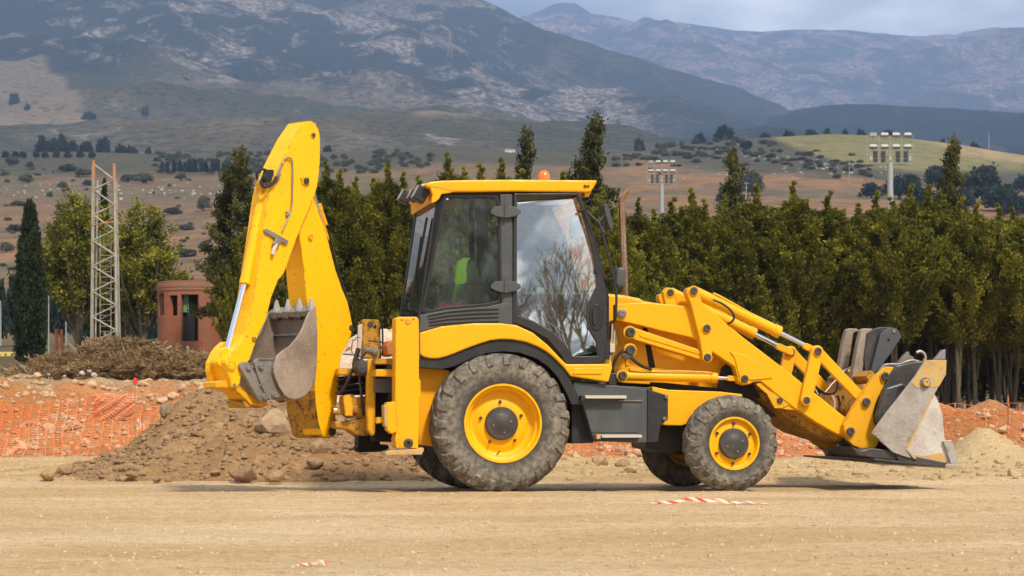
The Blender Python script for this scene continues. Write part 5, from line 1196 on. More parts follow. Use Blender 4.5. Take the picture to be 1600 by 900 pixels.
plate('headrest', V0, [(775, 352), (790, 348), (798, 356), (797, 378), (780, 380), (773, 370)], 0.98, 1.24, BLK, parent=seat, bevel=0.03)
sc_ = V0.P(885, 442, 1.1); st_ = MB(); st_.cyl(V0.P(905, 520, 1.1), sc_, 0.03, n=10); qq = Vector((-0.5, 0, 0.8)).normalized().to_track_quat('Z', 'Y')
for k in range(24):
    a0, a1 = 2*math.pi*k/24, 2*math.pi*(k+1)/24; st_.cyl(sc_+qq @ Vector((.19*math.cos(a0), .19*math.sin(a0), 0)), sc_+qq @ Vector((.19*math.cos(a1), .19*math.sin(a1), 0)), 0.016, n=6, cap=False)
for k in range(3): a0 = 2*math.pi*k/3; st_.cyl(sc_, sc_+qq @ Vector((.19*math.cos(a0), .19*math.sin(a0), 0)), 0.012, n=6)
st_.obj('steering_wheel', BLK, LD, smooth=True)
plate('dashboard', V0, [(880, 460), (925, 452), (944, 462), (944, 530), (915, 545), (898, 500)], 0.85, 1.4, BLK, bevel=0.02)
for (x, y0_, y1_, w_) in ((862, 474, 512, 0.85), (872, 470, 520, 0.72), (724, 372, 470, 1.2), (684, 455, 475, 0.9), (694, 450, 475, 1.0)):
    MB().cyl(V0.P(x, y1_, w_), V0.P(x-5, y0_, w_), 0.010, n=6).lathe(V0.P(x-5, y0_, w_), (0, 0, 1), [(0.001, -0.02), (.02, -.01), (.024, .01), (.015, .03), (.001, .035)], 12).obj('control_lever', BLK, LD, smooth=True)
hose(V0, [(722, 318, .8), (726, 345, .8), (714, 370, .8), (703, 385, .8), (708, 398, .8), (712, 388, .8)], 0.8, 'cab_cord')
hose(V0, [(916, 455, .42+.08), (911, 480, .5), (900, 505, .5), (889, 521, .5), (876, 515, .5), (850, 500, .5), (838, 490, .5)], 0.9, 'cab_cord', TRD)
for (x0, y0_, x1, y1_, w_, mt_) in ((732, 318, 741, 470, 1.72, BLK), (744, 300, 750, 470, 1.45, BLK), (741, 330, 757, 344, 1.40, SEAL), (715, 335, 729, 350, 1.1, SEAL), (766, 356, 776, 366, 0.7, SEAL), (690, 305, 775, 312, 0.6, SEAL), (893, 435, 902, 446, 0.65, SEAL)):
    a_, b_ = V0.P(x0, y0_, w_), V0.P(x1, y1_, w_); MB().box((a_+b_)/2, (abs(b_.x-a_.x), 0.06, abs(b_.z-a_.z))).obj('cab_fitting', mt_, LD, bevel=0.006)
sv = plate('sun_visor', V0, [(888+1, 340), (893, 336), (905, 336), (909, 345), (912, 372), (906, 376), (896, 376), (890, 368)], CW0+0.10, CW0+0.13, GRY, bevel=0.01)
plate('note_card', V0, [(839, 449), (851, 449), (851, 458), (839, 458)], CW0+0.02, CW0+0.024, Mat('pale_yellow_note', (0.62, 0.66, 0.30, 1), 0.7).m, bevel=0)
# roof
rf = plate('roof', V0, [(664, 287.5), (672, 284), (690, 282), (740, 281), (800, 280.5), (934, 281.5), (930, 290), (923, 300.5), (905, 300), (800, 299), (704, 300), (690, 296), (668, 293)], CW0-0.06, CW1+0.06, YEL, bevel=0.018)
for w_ in (CW0-0.055, CW1-0.04): plate('roof_corner', V0, [(672, 292), (706, 297), (706, 301), (690, 303), (686, 311), (680, 315.5), (674, 317), (676, 304)], w_, w_+0.10, YEL, parent=rf, bevel=0.008)
plate('roof_rear_panel', V0, [(672, 294), (690, 296), (686, 312), (674, 316.5)], CW0+0.06, CW1-0.06, YEL, parent=rf, bevel=0.008)
plate('roof_rear_lip', V0, [(655, 290.5), (659, 287.5), (668, 286), (668, 293), (657, 294.5)], CW0+0.2, CW1+0.0, YEL, parent=rf, bevel=0.012)
plate('roof_front_bracket', V0, [(912, 299), (925, 298), (920, 307), (914, 307)], CW0-0.02, CW0+0.1, YEL, parent=rf, bevel=0.006)
plate('roof_headliner', V0, [(690, 301), (905, 301), (905, 307), (690, 307)], CW0+0.09, CW1-0.08, BLK, parent=rf, bevel=0)
LENS = Mat('lamp_lens', (0.45, 0.43, 0.38, 1), 0.15, 0.3).m
for (x, y, w_, s_) in ((633, 308, 1.30, 1.15), (657, 304, CW0+0.12, 1.3), (646, 306, 1.0, 1.0)):
    c_ = V0.P(x, y, w_); m = MB().box(c_, (0.10*s_, 0.13*s_, 0.12*s_), Matrix.Rotation(R(28), 3, 'Y')); lp_ = m.obj('work_lamp', BLK, rf, bevel=0.015)
    MB().box(c_+Matrix.Rotation(R(28), 3, 'Y') @ Vector((-0.052*s_, 0, 0)), (0.008, 0.11*s_, 0.10*s_), Matrix.Rotation(R(28), 3, 'Y')).obj('lens', LENS, lp_)
pin(V0, (914, 291), CW0-0.06, 2.4, 0.012, PIN, parent=rf, collar=False, name='screw'); pin(V0, (919, 291), CW0-0.06, 2, 0.012, PIN, parent=rf, collar=False, name='screw')
AMB = Mat('amber_lens', (0.85, 0.24, 0.01, 1), 0.25); AMB.p.inputs['Transmission Weight'].default_value = 0.35
bc = V0.P(850, 281, 0.75); br_ = 10.2*SC
MB().lathe(bc, (0, 0, 1), [(br_*1.0, -0.02), (br_*1.0, 0.01), (br_*.96, 0.03), (br_*.86, .06), (br_*.62, .085), (br_*.3, .097), (.001, .10)], 24).obj('beacon', AMB.m, rf, smooth=True)
# mirrors and rails
hose(V0, [(905, 331, CW0-.03), (915, 329, CW0-.08), (928, 341, CW0-.12), (937, 350, CW0-.14), (943, 372, CW0-.14), (955, 415, CW0-.14), (962.5, 455, CW0-.14), (962.5, 485, CW0-.14), (960, 502, CW0-.10), (948, 505, CW0-.04)], 2.0, 'grab_rail', BLK)
def mirror(x, y, w_, hw, hh, tilt, name='mirror'):
    pts = []
    for k in range(24):
        t = 2*math.pi*k/24; a, b = hw*math.copysign(abs(math.cos(t))**0.6, math.cos(t)), hh*math.copysign(abs(math.sin(t))**0.6, math.sin(t)); pts.append((x+a*math.cos(tilt)-b*math.sin(tilt), y+a*math.sin(tilt)+b*math.cos(tilt)))
    return plate(name, V0, pts, w_, w_+0.16, GRY, bevel=0.03)
mirror(951, 338, 1.0, 4.2, 21, R(-15)); mirror(971, 433, CW0-0.16, 8.0, 16, R(5))
hose(V0, [(961, 430, 1.1), (955, 326, 1.05), (945, 335, 1.0), (937, 345, .7), (934, 345, CW0+.1)][1:], 1.6, 'mirror_arm', BLK)
hose(V0, [(945, 437, CW0-.02), (955, 436, CW0-.06), (970, 435, CW0-.10)], 2.6, 'mirror_arm', BLK)
hose(V0, [(939, 354, CW0-.13), (942, 364, CW0-.14)], 3.4, 'rail_clamp', BLK)
# exhaust
ex = hose(V0, [(977, 468, 0.95), (976, 440, .95), (973.5, 380, .95), (972, 330, .95), (971.5, 314, .95), (974, 305, .95), (980, 298, .95)], 5.6, 'exhaust_pipe', EXH)
MB().cyl(V0.P(977, 468, .95), V0.P(977, 461, .95), 6.5*SC, n=16).obj('exhaust_collar', EXH, ex)
# ---- hood and loader tower
plate('hood', V0, [(946, 458), (954, 459), (975, 461), (1000, 466), (1006, 470), (1080, 482), (1110, 520), (1128, 560), (1118, 598), (960, 598), (948, 560)], 0.84, 1.40, YEL, bevel=0.03)
tw = plate('loader_tower', V0, [(957, 500), (1004, 506), (1065, 520), (1100, 530), (1142, 570), (1126, 606.5), (966, 598), (955, 566), (952, 540)], 0.66, 0.78, YEL)
plate('tower_slot', V0, [(1004, 510), (1011, 510.5), (1024, 574), (1014.5, 575)], 0.652, 0.665, M['black'], parent=tw, bevel=0)
plate('tower_slot', V0, [(1017, 597), (1040, 598), (1126, 607), (1110, 614), (1040, 612), (1018, 606)], 0.60, 0.64, M['black'], parent=tw, bevel=0)
plate('tower_rib', V0, [(984, 575), (1064, 576), (1110, 581), (1110, 583), (984, 579)], 0.63, 0.662, YEL, parent=tw, bevel=0.003)
plate('tower_brace', V0, [(964, 515), (968, 512), (975, 533), (985, 545), (983, 570), (978, 572), (978, 547), (969, 536)], 0.645, 0.662, YEL, parent=tw, bevel=0.004)
plate('rear_arm', V0, [(962, 475), (985, 473.5), (1010, 473), (1050, 476), (1082, 479.5), (1088, 505), (1094, 534), (1080, 527.5), (1065, 523.5), (1035, 517), (1004, 509), (962, 500)], 0.50, 0.62, YEL, bevel=0.010)
pin(V0, (971, 490), 0.50, 5.2, 0.035, STG, cm=STG); MB().lathe(V0.P(971, 490, .50), -V0.l2, [(7.5*SC, -.01), (7.5*SC, .025), (5.5*SC, .03)], 24).obj('pivot_ring', STG, LD, smooth=True)
lk = plate('lift_link', V0, oblong((984, 519), (1104, 557.5), 9, 7), 0.47, 0.56, YEL, bevel=0.008)
plate('link_groove', V0, oblong((1003, 523), (1092, 550.5), 3.6, 3.0), 0.462, 0.471, YEL, parent=lk, bevel=0.003)
for p, r_ in (((984, 519.5), 8), ((984.5, 547), 8), ((972, 587), 7)): pin(V0, p, 0.44, r_, 0.05)
# lift arms
arm_pts = [(1072.6, 457), (1074, 450.5), (1081, 448), (1088, 449.5), (1092, 455), (1098, 474), (1160, 526), (1223, 574), (1276, 616), (1324.5, 655), (1326, 668), (1322, 684.4), (1310, 679), (1298, 673), (1277, 661), (1240, 637), (1213, 616), (1189, 596), (1184, 596.5), (1176.5, 597.5), (1172, 600), (1163, 602), (1154, 598), (1152, 586.5), (1148, 573), (1113, 550), (1112.5, 559), (1105, 566), (1098.5, 560), (1093, 527.8), (1080, 476.5)]
arm = plate('lift_arm', V0, arm_pts, 0.42, 0.56, YEL, bevel=0.012)
plate('arm_stiffener', V0, [(1140, 549), (1148, 560), (1156, 590), (1174, 594), (1208, 591), (1190, 570), (1165, 555)], 0.408, 0.422, YEL, parent=arm, bevel=0.006)
o = dup(arm); o.location = (0, 1.08, 0); o.name = 'lift_arm'
under = [(1176, 598), (1189, 597), (1240, 638), (1322, 685), (1318, 700), (1290, 702), (1262, 676), (1225, 650), (1190, 622)]
plate('arm_web', V0, [(1180, 597), (1189, 596), (1240, 636), (1310, 678), (1322, 684), (1312, 690), (1268, 676), (1225, 650), (1190, 622)], 0.56, 1.48, YEX, bevel=0.006)  # darker paint stands in for the shade under the arms
plate('gusset', V0, [(1181, 600), (1196, 614), (1222, 639), (1240, 641), (1258, 643), (1240, 635), (1190, 598)], 0.44, 0.46, YEL, bevel=0.004)
plate('gusset_plate', V0, [(1197, 613), (1222, 614), (1236, 632), (1222, 638), (1210, 638)], 0.43, 0.445, YED, parent=arm, bevel=0.004)
for p in ((1103.9, 513), (1105, 558.4), (1083.6, 454.5), (1163, 592)): pin(V0, p, 0.42, 6.2, 0.03)
pin(V0, (1218.5, 625.6), 0.43, 4.8, 0.02, collar=False)
# rear towers top ears (far side) seen above the arm
plate('far_ear', V0, [(1036, 456), (1042, 449), (1050, 450), (1053, 458), (1058, 476), (1060, 482), (1042, 482)], 0.56, 0.66, YEL)
pin(V0, (1047, 457.5), 0.56, 6, 0.02)
plate('ear_web', V0, [(1053, 455), (1080, 466), (1080, 480), (1058, 478)], 0.66, 0.74, YEL)
# lift cylinder
plate('shade_plate', V0, [(1128, 575), (1138, 566), (1150, 574), (1156, 598), (1176, 601), (1188, 622), (1140, 614), (1122, 606)], 0.57, 0.60, M['black'], bevel=0)  # black plate put in for the shade beside the arm knee
cyl_ = cylinder(V0, (975, 587.3), (1120, 590.3), (1139, 591), 0.50, 7.6, 3.2, YEL, name='lift_cylinder')
link('rod_end', V0, (1140, 591), (1160, 592), 4.2, 0.47, 0.53, YEL, parent=cyl_)
hose(V0, [(984, 578, .46), (1010, 580.5, .46), (1060, 580, .455), (1108, 582, .455), (1112, 586, .46)], 1.3, 'steel_line', YEL, parent=cyl_)
hose(V0, [(984, 555, .42), (976, 548, .42), (965, 556, .43), (958, 572, .45), (957, 583, .47)], 2.6); hose(V0, [(984, 556, .42), (994, 566, .42), (1005, 573, .44), (1018, 577, .45)], 2.6)
plate('hose_bracket', V0, [(972, 554), (984, 550), (990, 556), (984, 561), (974, 560)], 0.40, 0.43, PIN, bevel=0.004)
plate('cylinder_bracket', V0, [(952, 583), (966, 582), (965, 603), (951, 602)], 0.45, 0.56, BLK, bevel=0.01)
for k in range(4): hose(V0, [(956.5+k*2.0, 505+k*6, .52), (955+k*1.5, 545, .50), (950-k*1.0, 575, .47), (941-k*1.5, 592, .44), (938-k*2, 597, .44)], 1.1, 'fluid_line', STG if k % 2 else TRD)
MB().box(V0.P(956, 544, .48), (0.05, 0.05, 0.09)).obj('line_clamp', TRD, LD, bevel=0.004)
# tilt cylinders
for w_, p0, p1, p2, pe in ((0.50, (1086, 456.5), (1218, 519.5), (1260, 541), (1277.5, 549)), (1.42, (1047, 452), (1182, 517), (1222, 540), (1236, 549))):
    dw = 0
    if w_ > 1: p0, p1, p2, pe = (1047, 457), (1179, 522), (1218, 541.5), (1236, 550)
    c_ = cylinder(V0, p0, p1, p2, w_, 9.4, 3.9, YEL, name='tilt_cylinder'); link('rod_end', V0, p2, pe, 5, w_-.03, w_+.03, YEL, parent=c_)
    hose(V0, [(p0[0]+28, p0[1]+2, w_-.02), (p0[0]+45, p0[1]+10, w_-.03), (p1[0]-18, p1[1]-14, w_-.03), (p1[0]-8, p1[1]-9, w_-.02), (p1[0]-7, p1[1]-5, w_)], 2.0, 'steel_line', YEL, parent=c_)
hose(V0, [(1114, 468, .40), (1128, 474, .39), (1142, 485, .38), (1147, 495, .38), (1143, 503, .39), (1134, 507, .45)], 1.9)
# levers and links
for w_, a_, b_, c_ in ((0.36, (1277.5, 549), (1260, 625.6), (1352.5, 628)), (1.44, (1236, 550), (1219, 622), (1306, 624))):
    s_ = 'tilt_lever'; lv_ = link(s_, V0, a_, b_, 9.5, w_, w_+0.06, YEL, r1=9); link('tilt_link', V0, a_, c_, 8.2, w_+0.06, w_+0.12, YEL, r1=7.5)
    pin(V0, a_, w_, 6.2, 0.03); pin(V0, b_, w_, 6.0, 0.02)
plate('arm_cross_tube', V0, [(1262, 618), (1292, 630), (1300, 655), (1282, 664), (1262, 645)], 0.56, 1.48, YED, bevel=0.02)
hose(V0, [(1262, 590, .8), (1275, 605, .8), (1290, 615, .9), (1305, 612, .9), (1310, 590, .9)], 2.2); hose(V0, [(1270, 600, .9), (1282, 618, .9), (1300, 600, .95), (1318, 580, 1.0), (1326, 576, 1.0)], 1.2, 'hose', TRD)
# ---- quick hitch and bucket
hit = [(1384, 572.5), (1404, 574.5), (1401, 579), (1392, 592), (1381, 606), (1373, 620), (1368, 634), (1365, 648), (1366, 658), (1370, 670), (1374, 690), (1370, 698), (1360, 705), (1347, 702), (1334, 696.5), (1325, 688), (1319, 677), (1318, 664), (1323, 654), (1336, 632), (1350, 611), (1362, 593)]
hh_ = plate('quick_hitch', V0, hit, 0.34, 0.42, YED, bevel=0.010)
o = dup(hh_); o.location = (0, 1.18, 0); o.name = 'quick_hitch'
for p in ((1382, 588), (1352.5, 628), (1328, 674)): pin(V0, p, 0.34, 6.6, 0.045, cm=YED)
plate('hitch_crossbar', V0, [(1350, 600), (1376, 598), (1368, 640), (1340, 660), (1330, 640)], 0.42, 1.52, YEX, bevel=0.02)
plate('hitch_rail', V0, [(1352, 588), (1362, 578), (1372, 590), (1366, 604)], 0.42, 1.6, YEX, bevel=0.01)
# bucket: dark back shell, side cheeks, jaw, floor, cutting edge
BW0, BW1 = 0.02, 2.22
bk_floor_end = plate('floor_near_end', V0, [(1330, 697), (1345, 704), (1362, 700), (1396, 704), (1404, 712), (1400, 719), (1368, 716), (1340, 711)], BW0+0.04, BW0+0.75, BKS, bevel=0.01)
bk = plate('loader_bucket', V0, [(1369, 676), (1371, 640), (1378, 612), (1392, 584), (1400, 572), (1420, 567), (1448, 563), (1451, 566), (1432, 590), (1408, 640), (1384, 668), (1386, 690), (1380, 698)], BW0+0.28, BW1-0.02, BKS, bevel=0.01)
# floor drawn in the near plane
plate('bucket_floor', V0, [(1394, 702), (1404, 704), (1424, 712), (1481, 724), (1482, 729), (1430, 723.5), (1404, 719)], BW0+0.02, BW1, BKS, parent=bk, bevel=0.004)
plate('wear_strip', V0, [(1366, 716), (1398, 719), (1478, 727), (1478, 729.5), (1400, 723), (1366, 719)], BW0, BW1, BKS, parent=bk, bevel=0.002)
plate('cutting_edge', V0, [(1478, 725), (1492, 727), (1508, 731), (1492, 732.5), (1477, 730)], BW0-0.02, BW1+0.02, STL, parent=bk, bevel=0.002)
cheek = [(1447, 563.6), (1478, 563.6), (1477.5, 584.4), (1468, 602), (1459, 618), (1415, 703), (1424, 716), (1410, 712), (1396, 707), (1362, 677), (1385, 645), (1430, 588)]
bk_floor_end.parent = bk
ck = plate('bucket_cheek', V0, cheek, BW0, BW0+0.035, STL, parent=bk, bevel=0.004)
o = dup(ck); o.location = (0, BW1-BW0-0.035, 0)
plate('painted_top_panel', V0, [(1447, 562.5), (1479, 562.5), (1478.3, 584.8), (1468, 603), (1462, 605), (1432, 606), (1424, 598)], BW0-0.006, BW0+0.036, STY, parent=bk, bevel=0.003, label='worn yellow painted upper corner of the bucket cheek')
jaw = plate('bucket_jaw', V0, [(1460, 616), (1466, 627), (1472, 645), (1476, 684), (1480, 700), (1486, 724), (1460, 721), (1430, 715), (1417, 705)], BW0+0.06, BW0+0.09, STJ, parent=bk, bevel=0.004)
o = dup(jaw); o.location = (0, BW1-BW0-0.15, 0)
plate('jaw_shell', V0, [(1452, 600), (1461, 616), (1467, 630), (1472, 650), (1476, 684), (1482, 724), (1476, 724), (1470, 690), (1464, 650), (1456, 625)], BW0+0.09, BW1-0.06, STD, parent=bk, bevel=0.002)
plate('jaw_skid', V0, [(1419, 709), (1445, 712), (1475, 706), (1478, 723), (1450, 720), (1424, 714)], BW0+0.050, BW0+0.062, STY, parent=bk, bevel=0.002)
plate('side_cutter', V0, [(1474, 688.6), (1487, 688), (1491, 702), (1497, 724), (1486, 725), (1480, 706)], BW0+0.02, BW0+0.05, STL, parent=bk, bevel=0.003)
plate('jaw_lip', V0, [(1415, 703), (1419, 703), (1433, 717), (1428, 717)], BW0-0.005, BW0+0.05, STL, parent=bk, bevel=0.002)
plate('cheek_fold', V0, [(1458, 618), (1461, 617), (1418, 704), (1415, 703)], BW0-0.008, BW0+0.04, STY, parent=bk, bevel=0.002)
pin(V0, (1445.6, 598), BW0-0.005, 6, 0.045, STY, parent=bk, collar=False, name='jaw_pin'); pin(V0, (1373, 681), BW0, 4.5, 0.012, STL, parent=bk, collar=False, name='bolt')
MB().lathe(V0.P(1445.6, 598, BW0-.006), -V0.l2, [(9*SC, -.0), (9*SC, .012), (7*SC, .014)], 20).obj('pin_boss', STD, bk, smooth=True)
# jaw actuator: dark castings and hoses behind the top corner
hose(V0, [(1374, 579, .5), (1384, 570, .5), (1404, 569, .5), (1425, 563, .5), (1442, 567, .5)], 1.8, 'edge_bar', STG, parent=bk)
hk = hose(V0, [(1432, 551, .9), (1438, 549, .9), (1444, 553, .9), (1446, 559, .9), (1444, 564, .9)], 2.6, 'bucket_hook', STL, parent=bk)
plate('bucket_lug', V0, [(1405, 566), (1413, 556), (1420, 549), (1422, 555), (1428, 558), (1430, 566)], 1.0, 1.08, STD, parent=bk, bevel=0.006)
plate('bucket_tooth', V0, [(1461, 562), (1468, 554), (1474, 546.5), (1478, 546), (1477.5, 562)], 0.12, 0.20, STG, parent=bk, bevel=0.006)
plate('bucket_tooth', V0, [(1461, 562), (1468, 554), (1474, 546.5), (1478, 546), (1477.5, 562)], 0.42, 0.50, STG, parent=bk, bevel=0.006)
hose(V0, [(1416, 598, .03), (1417, 585, .02), (1424, 580, .02), (1431, 582, .02)], 1.2, 'hose', BLK, parent=bk); 
plate('jaw_cylinder_cover', V0, [(1384, 606), (1410, 598), (1420, 604), (1400, 640), (1374, 664), (1370, 650)], 0.16, 0.26, BKS, parent=bk, bevel=0.02)
# folded forks
def fork(px, w_):
    d = px-1346
    return plate('fork_tine', V0, [(1346+d, 516), (1350+d, 513), (1362+d, 513.5), (1366+d, 517), (1359.5+d, 519), (1356.5+d, 521), (1352+d, 552), (1346.5+d, 590), (1340+d, 606), (1330+d, 606), (1333+d, 580), (1341+d, 535)], w_, w_+0.10, FRK, bevel=0.008)
FRAME_W = 0.80
fork(1346, FRAME_W); fork(1323, FRAME_W+0.30)
plate('fork_carrier', V0, [(1355, 520.5), (1365, 514), (1377, 511), (1392, 511.5), (1392, 518), (1374, 518), (1376, 522), (1362, 584), (1357, 594), (1354, 594), (1350, 560)], FRAME_W-0.02, FRAME_W+0.06, BKS, bevel=0.006)
plate('fork_carrier', V0, [(1376, 522), (1383, 516), (1392, 511.5), (1402.6, 514), (1409.5, 525.6), (1398, 543), (1387, 559), (1376, 573), (1366.7, 584), (1360, 590), (1365, 565)], FRAME_W-0.10, FRAME_W-0.03, GRY, bevel=0.008)
pin(V0, (1396.5, 517.5), FRAME_W-0.10, 3, 0.012, STG, collar=False); pin(V0, (1388.5, 531), FRAME_W-0.10, 2.4, 0.004, M['black'], collar=False)
plate('carrier_foot', V0, [(1345, 592), (1350, 580), (1358, 590), (1372, 596), (1360, 606), (1350, 606)], FRAME_W-0.12, FRAME_W+0.1, YEX, bevel=0.01)
for k in range(3): hose(V0, [(1300+k*8, 618, .8), (1304+k*8, 630, .8), (1302+k*9, 650, .8)], 2.2, 'hose', (TRD, HOSE, BKS)[k])

# ---- rear frame, stabilisers and king post
plate('rear_beam', V0, [(586, 560), (618, 560), (618, 569), (586, 569)], 0.30, 1.9, YEX); plate('rear_beam', V0, [(587, 577), (618, 577), (618, 589), (587, 588)], 0.30, 1.9, YED)
plate('valve_block', V0, [(586, 591), (618, 591), (618, 614), (586, 613)], 0.42, 1.8, GRY); plate('rear_frame_back', V0, [(586, 569), (652, 572), (655, 692), (586, 690)], 0.9, 1.7, M['black'])
plate('frame_bar', V0, [(574, 563), (578, 560), (585, 561), (587.5, 568), (587.5, 580), (586.5, 678), (582, 682), (575, 672), (573, 640)], 0.55, 0.68, YED, bevel=0.02)
plate('valve_bank', V0, [(530, 588), (573, 586), (573, 617), (530, 617)], 1.15, 1.5, M['black'], bevel=0.01)
plate('king_post', V0, [(528, 575), (556, 576), (566, 570), (574, 572), (574, 585), (556, 587), (528, 586)], 0.9, 1.15, YED, bevel=0.015)
plate('swing_casting', V0, [(536, 618), (552, 615), (556, 622), (572, 618), (573, 652), (548, 654), (540, 648), (526, 648), (524, 634), (536, 632)], 0.75, 1.1, YEX, bevel=0.02)
plate('swing_casting', V0, [(523, 658), (545, 658), (560, 655), (574, 650), (584, 660), (586, 680), (556, 680), (545, 672), (523, 670)], 0.75, 1.15, YEX, bevel=0.02)
c_ = cylinder(V0, (572, 641), (542, 641), (522, 641), 0.78, 9, 4.5, YEX, name='swing_cylinder')
pv = plate('bracket', V0, [(536, 618), (546, 617), (551, 625), (551, 650), (540, 650)], 0.66, 0.74, YED, bevel=0.006)
# far stabiliser
fs = plate('stabilizer_leg', V0, [(565.5, 500), (569, 498.5), (592, 499.5), (594, 506), (596, 560), (566, 560)], 1.35, 1.52, YEX, bevel=0.01)
pin(V0, (578.5, 507), 1.35, 4.6, 0.01, PIN, parent=fs, collar=False); pin(V0, (586, 511), 1.35, 2.6, 0.006, M['black'], parent=fs, collar=False)
plate('leg_strip', V0, [(559.5, 508), (566, 506), (566, 530), (563, 558), (559, 556)], 1.30, 1.36, TRD, parent=fs, bevel=0.004)
plate('stabilizer_foot', V0, [(560, 681), (593, 680), (594, 694), (606, 695), (609, 700), (600, 706), (562, 707), (556, 702), (560, 696)], 1.30, 1.62, M['black'], parent=fs, bevel=0.01)
# near stabiliser
ns = plate('stabilizer_leg', V0, [(618, 498), (621, 495), (651, 495), (654.5, 499), (655, 592), (657.5, 595), (657.5, 618), (655, 624), (655, 672), (653.5, 701), (619, 700), (617, 690), (619, 672), (617.5, 640)], 0.10, 0.34, YEL, bevel=0.010)
plate('leg_sleeve', V0, [(651, 506), (655.5, 508), (656, 520), (656.5, 560), (652, 562)], 0.12, 0.32, GRY, parent=ns, bevel=0.004)
plate('leg_box', V0, [(604, 629), (618, 627), (620, 674), (612, 678), (605, 672)], 0.06, 0.24, YEL, parent=ns, bevel=0.008)
plate('dirt_caked_edge', V0, [(600, 633), (604.5, 632), (605, 668), (601, 665)], 0.06, 0.24, STY, parent=ns, bevel=0.006)
plate('leg_bracket', V0, [(588, 652), (606, 651), (606, 660), (588, 662)], 0.14, 0.22, YED, parent=ns, bevel=0.006)
plate('leg_end', V0, [(617, 684), (626, 683), (626, 701), (619, 700)], 0.085, 0.35, YED, parent=ns, bevel=0.004)
pin(V0, (637.5, 502.5), 0.10, 4.6, 0.008, YED, parent=ns, collar=False)
MB().lathe(V0.P(638, 692.5, .10), -V0.l2, [(7.4*SC, -.01), (7.4*SC, .014), (6*SC, .018), (3.0*SC, .018), (2.6*SC, 0.0), (.001, 0)], 24).obj('leg_pivot', PIN, ns, smooth=True)
plate('stabilizer_foot', V0, [(604, 706), (615, 703), (650, 702), (661, 699), (663, 703), (659, 710.5), (604, 711.5), (602, 709)], 0.02, 0.42, STY, parent=ns, bevel=0.006)
for p in ((628, 500), (646, 499)): pin(V0, p, 0.10, 1.3, 0.004, PIN, parent=ns, collar=False, name='bolt')
plate('seat_edge', V0, [(603, 540), (607, 532), (618, 530), (618, 556), (606, 556)], 1.0, 1.4, Mat('orange_trim', (0.45, 0.16, 0.05, 1), 0.6).m, bevel=0.02)
# hoses at the swing post
for pts, r_ in (([(560, 560, .7), (552, 575, .68), (545, 592, .66), (538, 606, .7), (530, 616, .8)], 2.4), ([(570, 552, .75), (563, 566, .7), (562, 590, .68), (565, 620, .68), (568, 650, .7)], 2.2),
                ([(536, 553, .8), (552, 554, .8), (566, 556, .8), (574, 548, .85)], 1.6), ([(560, 545, .75), (556, 560, .72), (554, 572, .7), (560, 580, .72)], 4.0),
                ([(575, 532, .9), (590, 534, .8), (596, 535, .8)], 1.0), ([(552, 530, .85), (549, 545, .8), (551, 553, .8)], 0.7), ([(563, 528, .8), (558, 527, .8), (553, 533, .8)], .7),
                ([(526, 596, 1.0), (545, 590, .95), (570, 588, .95)], 1.6), ([(526, 606, 1.0), (545, 602, .95), (572, 598, .95)], 1.6), ([(524, 614, 1.0), (548, 610, .95), (572, 606, .95)], 1.6), ([(597, 505, 1.3), (598, 530, 1.3), (597, 556, 1.3)], 1.5)):
    hose(V0, pts, r_)
MB().lathe(V0.P(565, 575, .64), -V0.l2, [(.001, .09), (.05, .085), (.075, .06), (.085, 0), (.085, -.12)], 20).obj('swing_motor', BKS, LD, smooth=True)
MB().lathe(V0.P(581, 549, .8), Vector((-1, -.5, .2)), [(.001, .1), (.035, .09), (.035, 0), (.05, -.01), (.05, -.05)], 14).obj('hose_union', STG, LD, smooth=True)

# ---- backhoe boom, in its slewed plane
boom = plate('boom', BF, [(467.5, 364), (480, 330), (484, 312), (491, 309), (504, 348), (508, 358), (515, 385), (524, 420), (535, 452), (543, 471), (548, 492), (551, 508), (549, 524), (541, 541), (533, 556), (530, 585), (528, 612), (524.5, 650), (526, 668), (523, 679), (517, 684), (508, 684), (503, 680), (499, 664), (495.5, 647), (493.3, 625), (492, 600), (491, 560), (487, 520), (481, 484), (475, 420)], 0.02, 0.30, YEB, bevel=0.008)
plate('boom_rear_web', BF, [(468, 366), (476, 422), (482, 486), (488, 522), (492, 560), (496, 560), (492, 520), (486, 484), (480, 420), (472, 364)], 0.025, 0.295, YEX, parent=boom, bevel=0.003)  # shade on the boom's rear face painted as a darker yellow
bf_ = plate('boom_foot', BF, [(492, 596), (500, 600), (510, 640), (514, 684), (508, 684.5), (503, 680.5), (499, 665), (495, 647), (492.7, 625)], 0.022, 0.47, YEX, parent=boom, bevel=0.005)
pin(BF, (517, 674), 0.02, 7.5, 0.03, cm=YEB, parent=boom); pin(BF, (548.5, 512), 0.02, 4.5, 0.012, parent=boom, collar=False); pin(BF, (484.5, 370.5), 0.02, 5, 0.02, YED, parent=boom, collar=False)
for (x, y) in ((461.5, 432), (462.5, 442), (462.7, 446)): pin(BF, (x+1, y), 0.0, 0.1, 0.001, parent=boom, collar=False) if False else None
dp = [(475, 190.5), (480, 190), (487, 190.3), (493, 194), (498, 202), (500.3, 212), (500.7, 228), (500.3, 250), (499, 268), (496, 290), (491, 308), (485, 322), (477, 340), (467.5, 364), (456, 393), (448, 417), (443, 428), (434.7, 438), (424, 465), (416, 500), (410.7, 510), (401.6, 529), (390.5, 562), (384, 570), (378.5, 578), (375, 599), (369.4, 607), (362.8, 605), (360, 595.6), (356, 580), (352.5, 567), (353, 563), (357, 558), (370, 543.5), (378, 533), (384, 522), (393, 485), (402.7, 420), (408, 385), (413, 352), (420, 303), (424, 288), (438, 255), (458.7, 214.7)]
dip = plate('dipper', BF, dp, -0.05, 0.20, YEB, bevel=0.008)
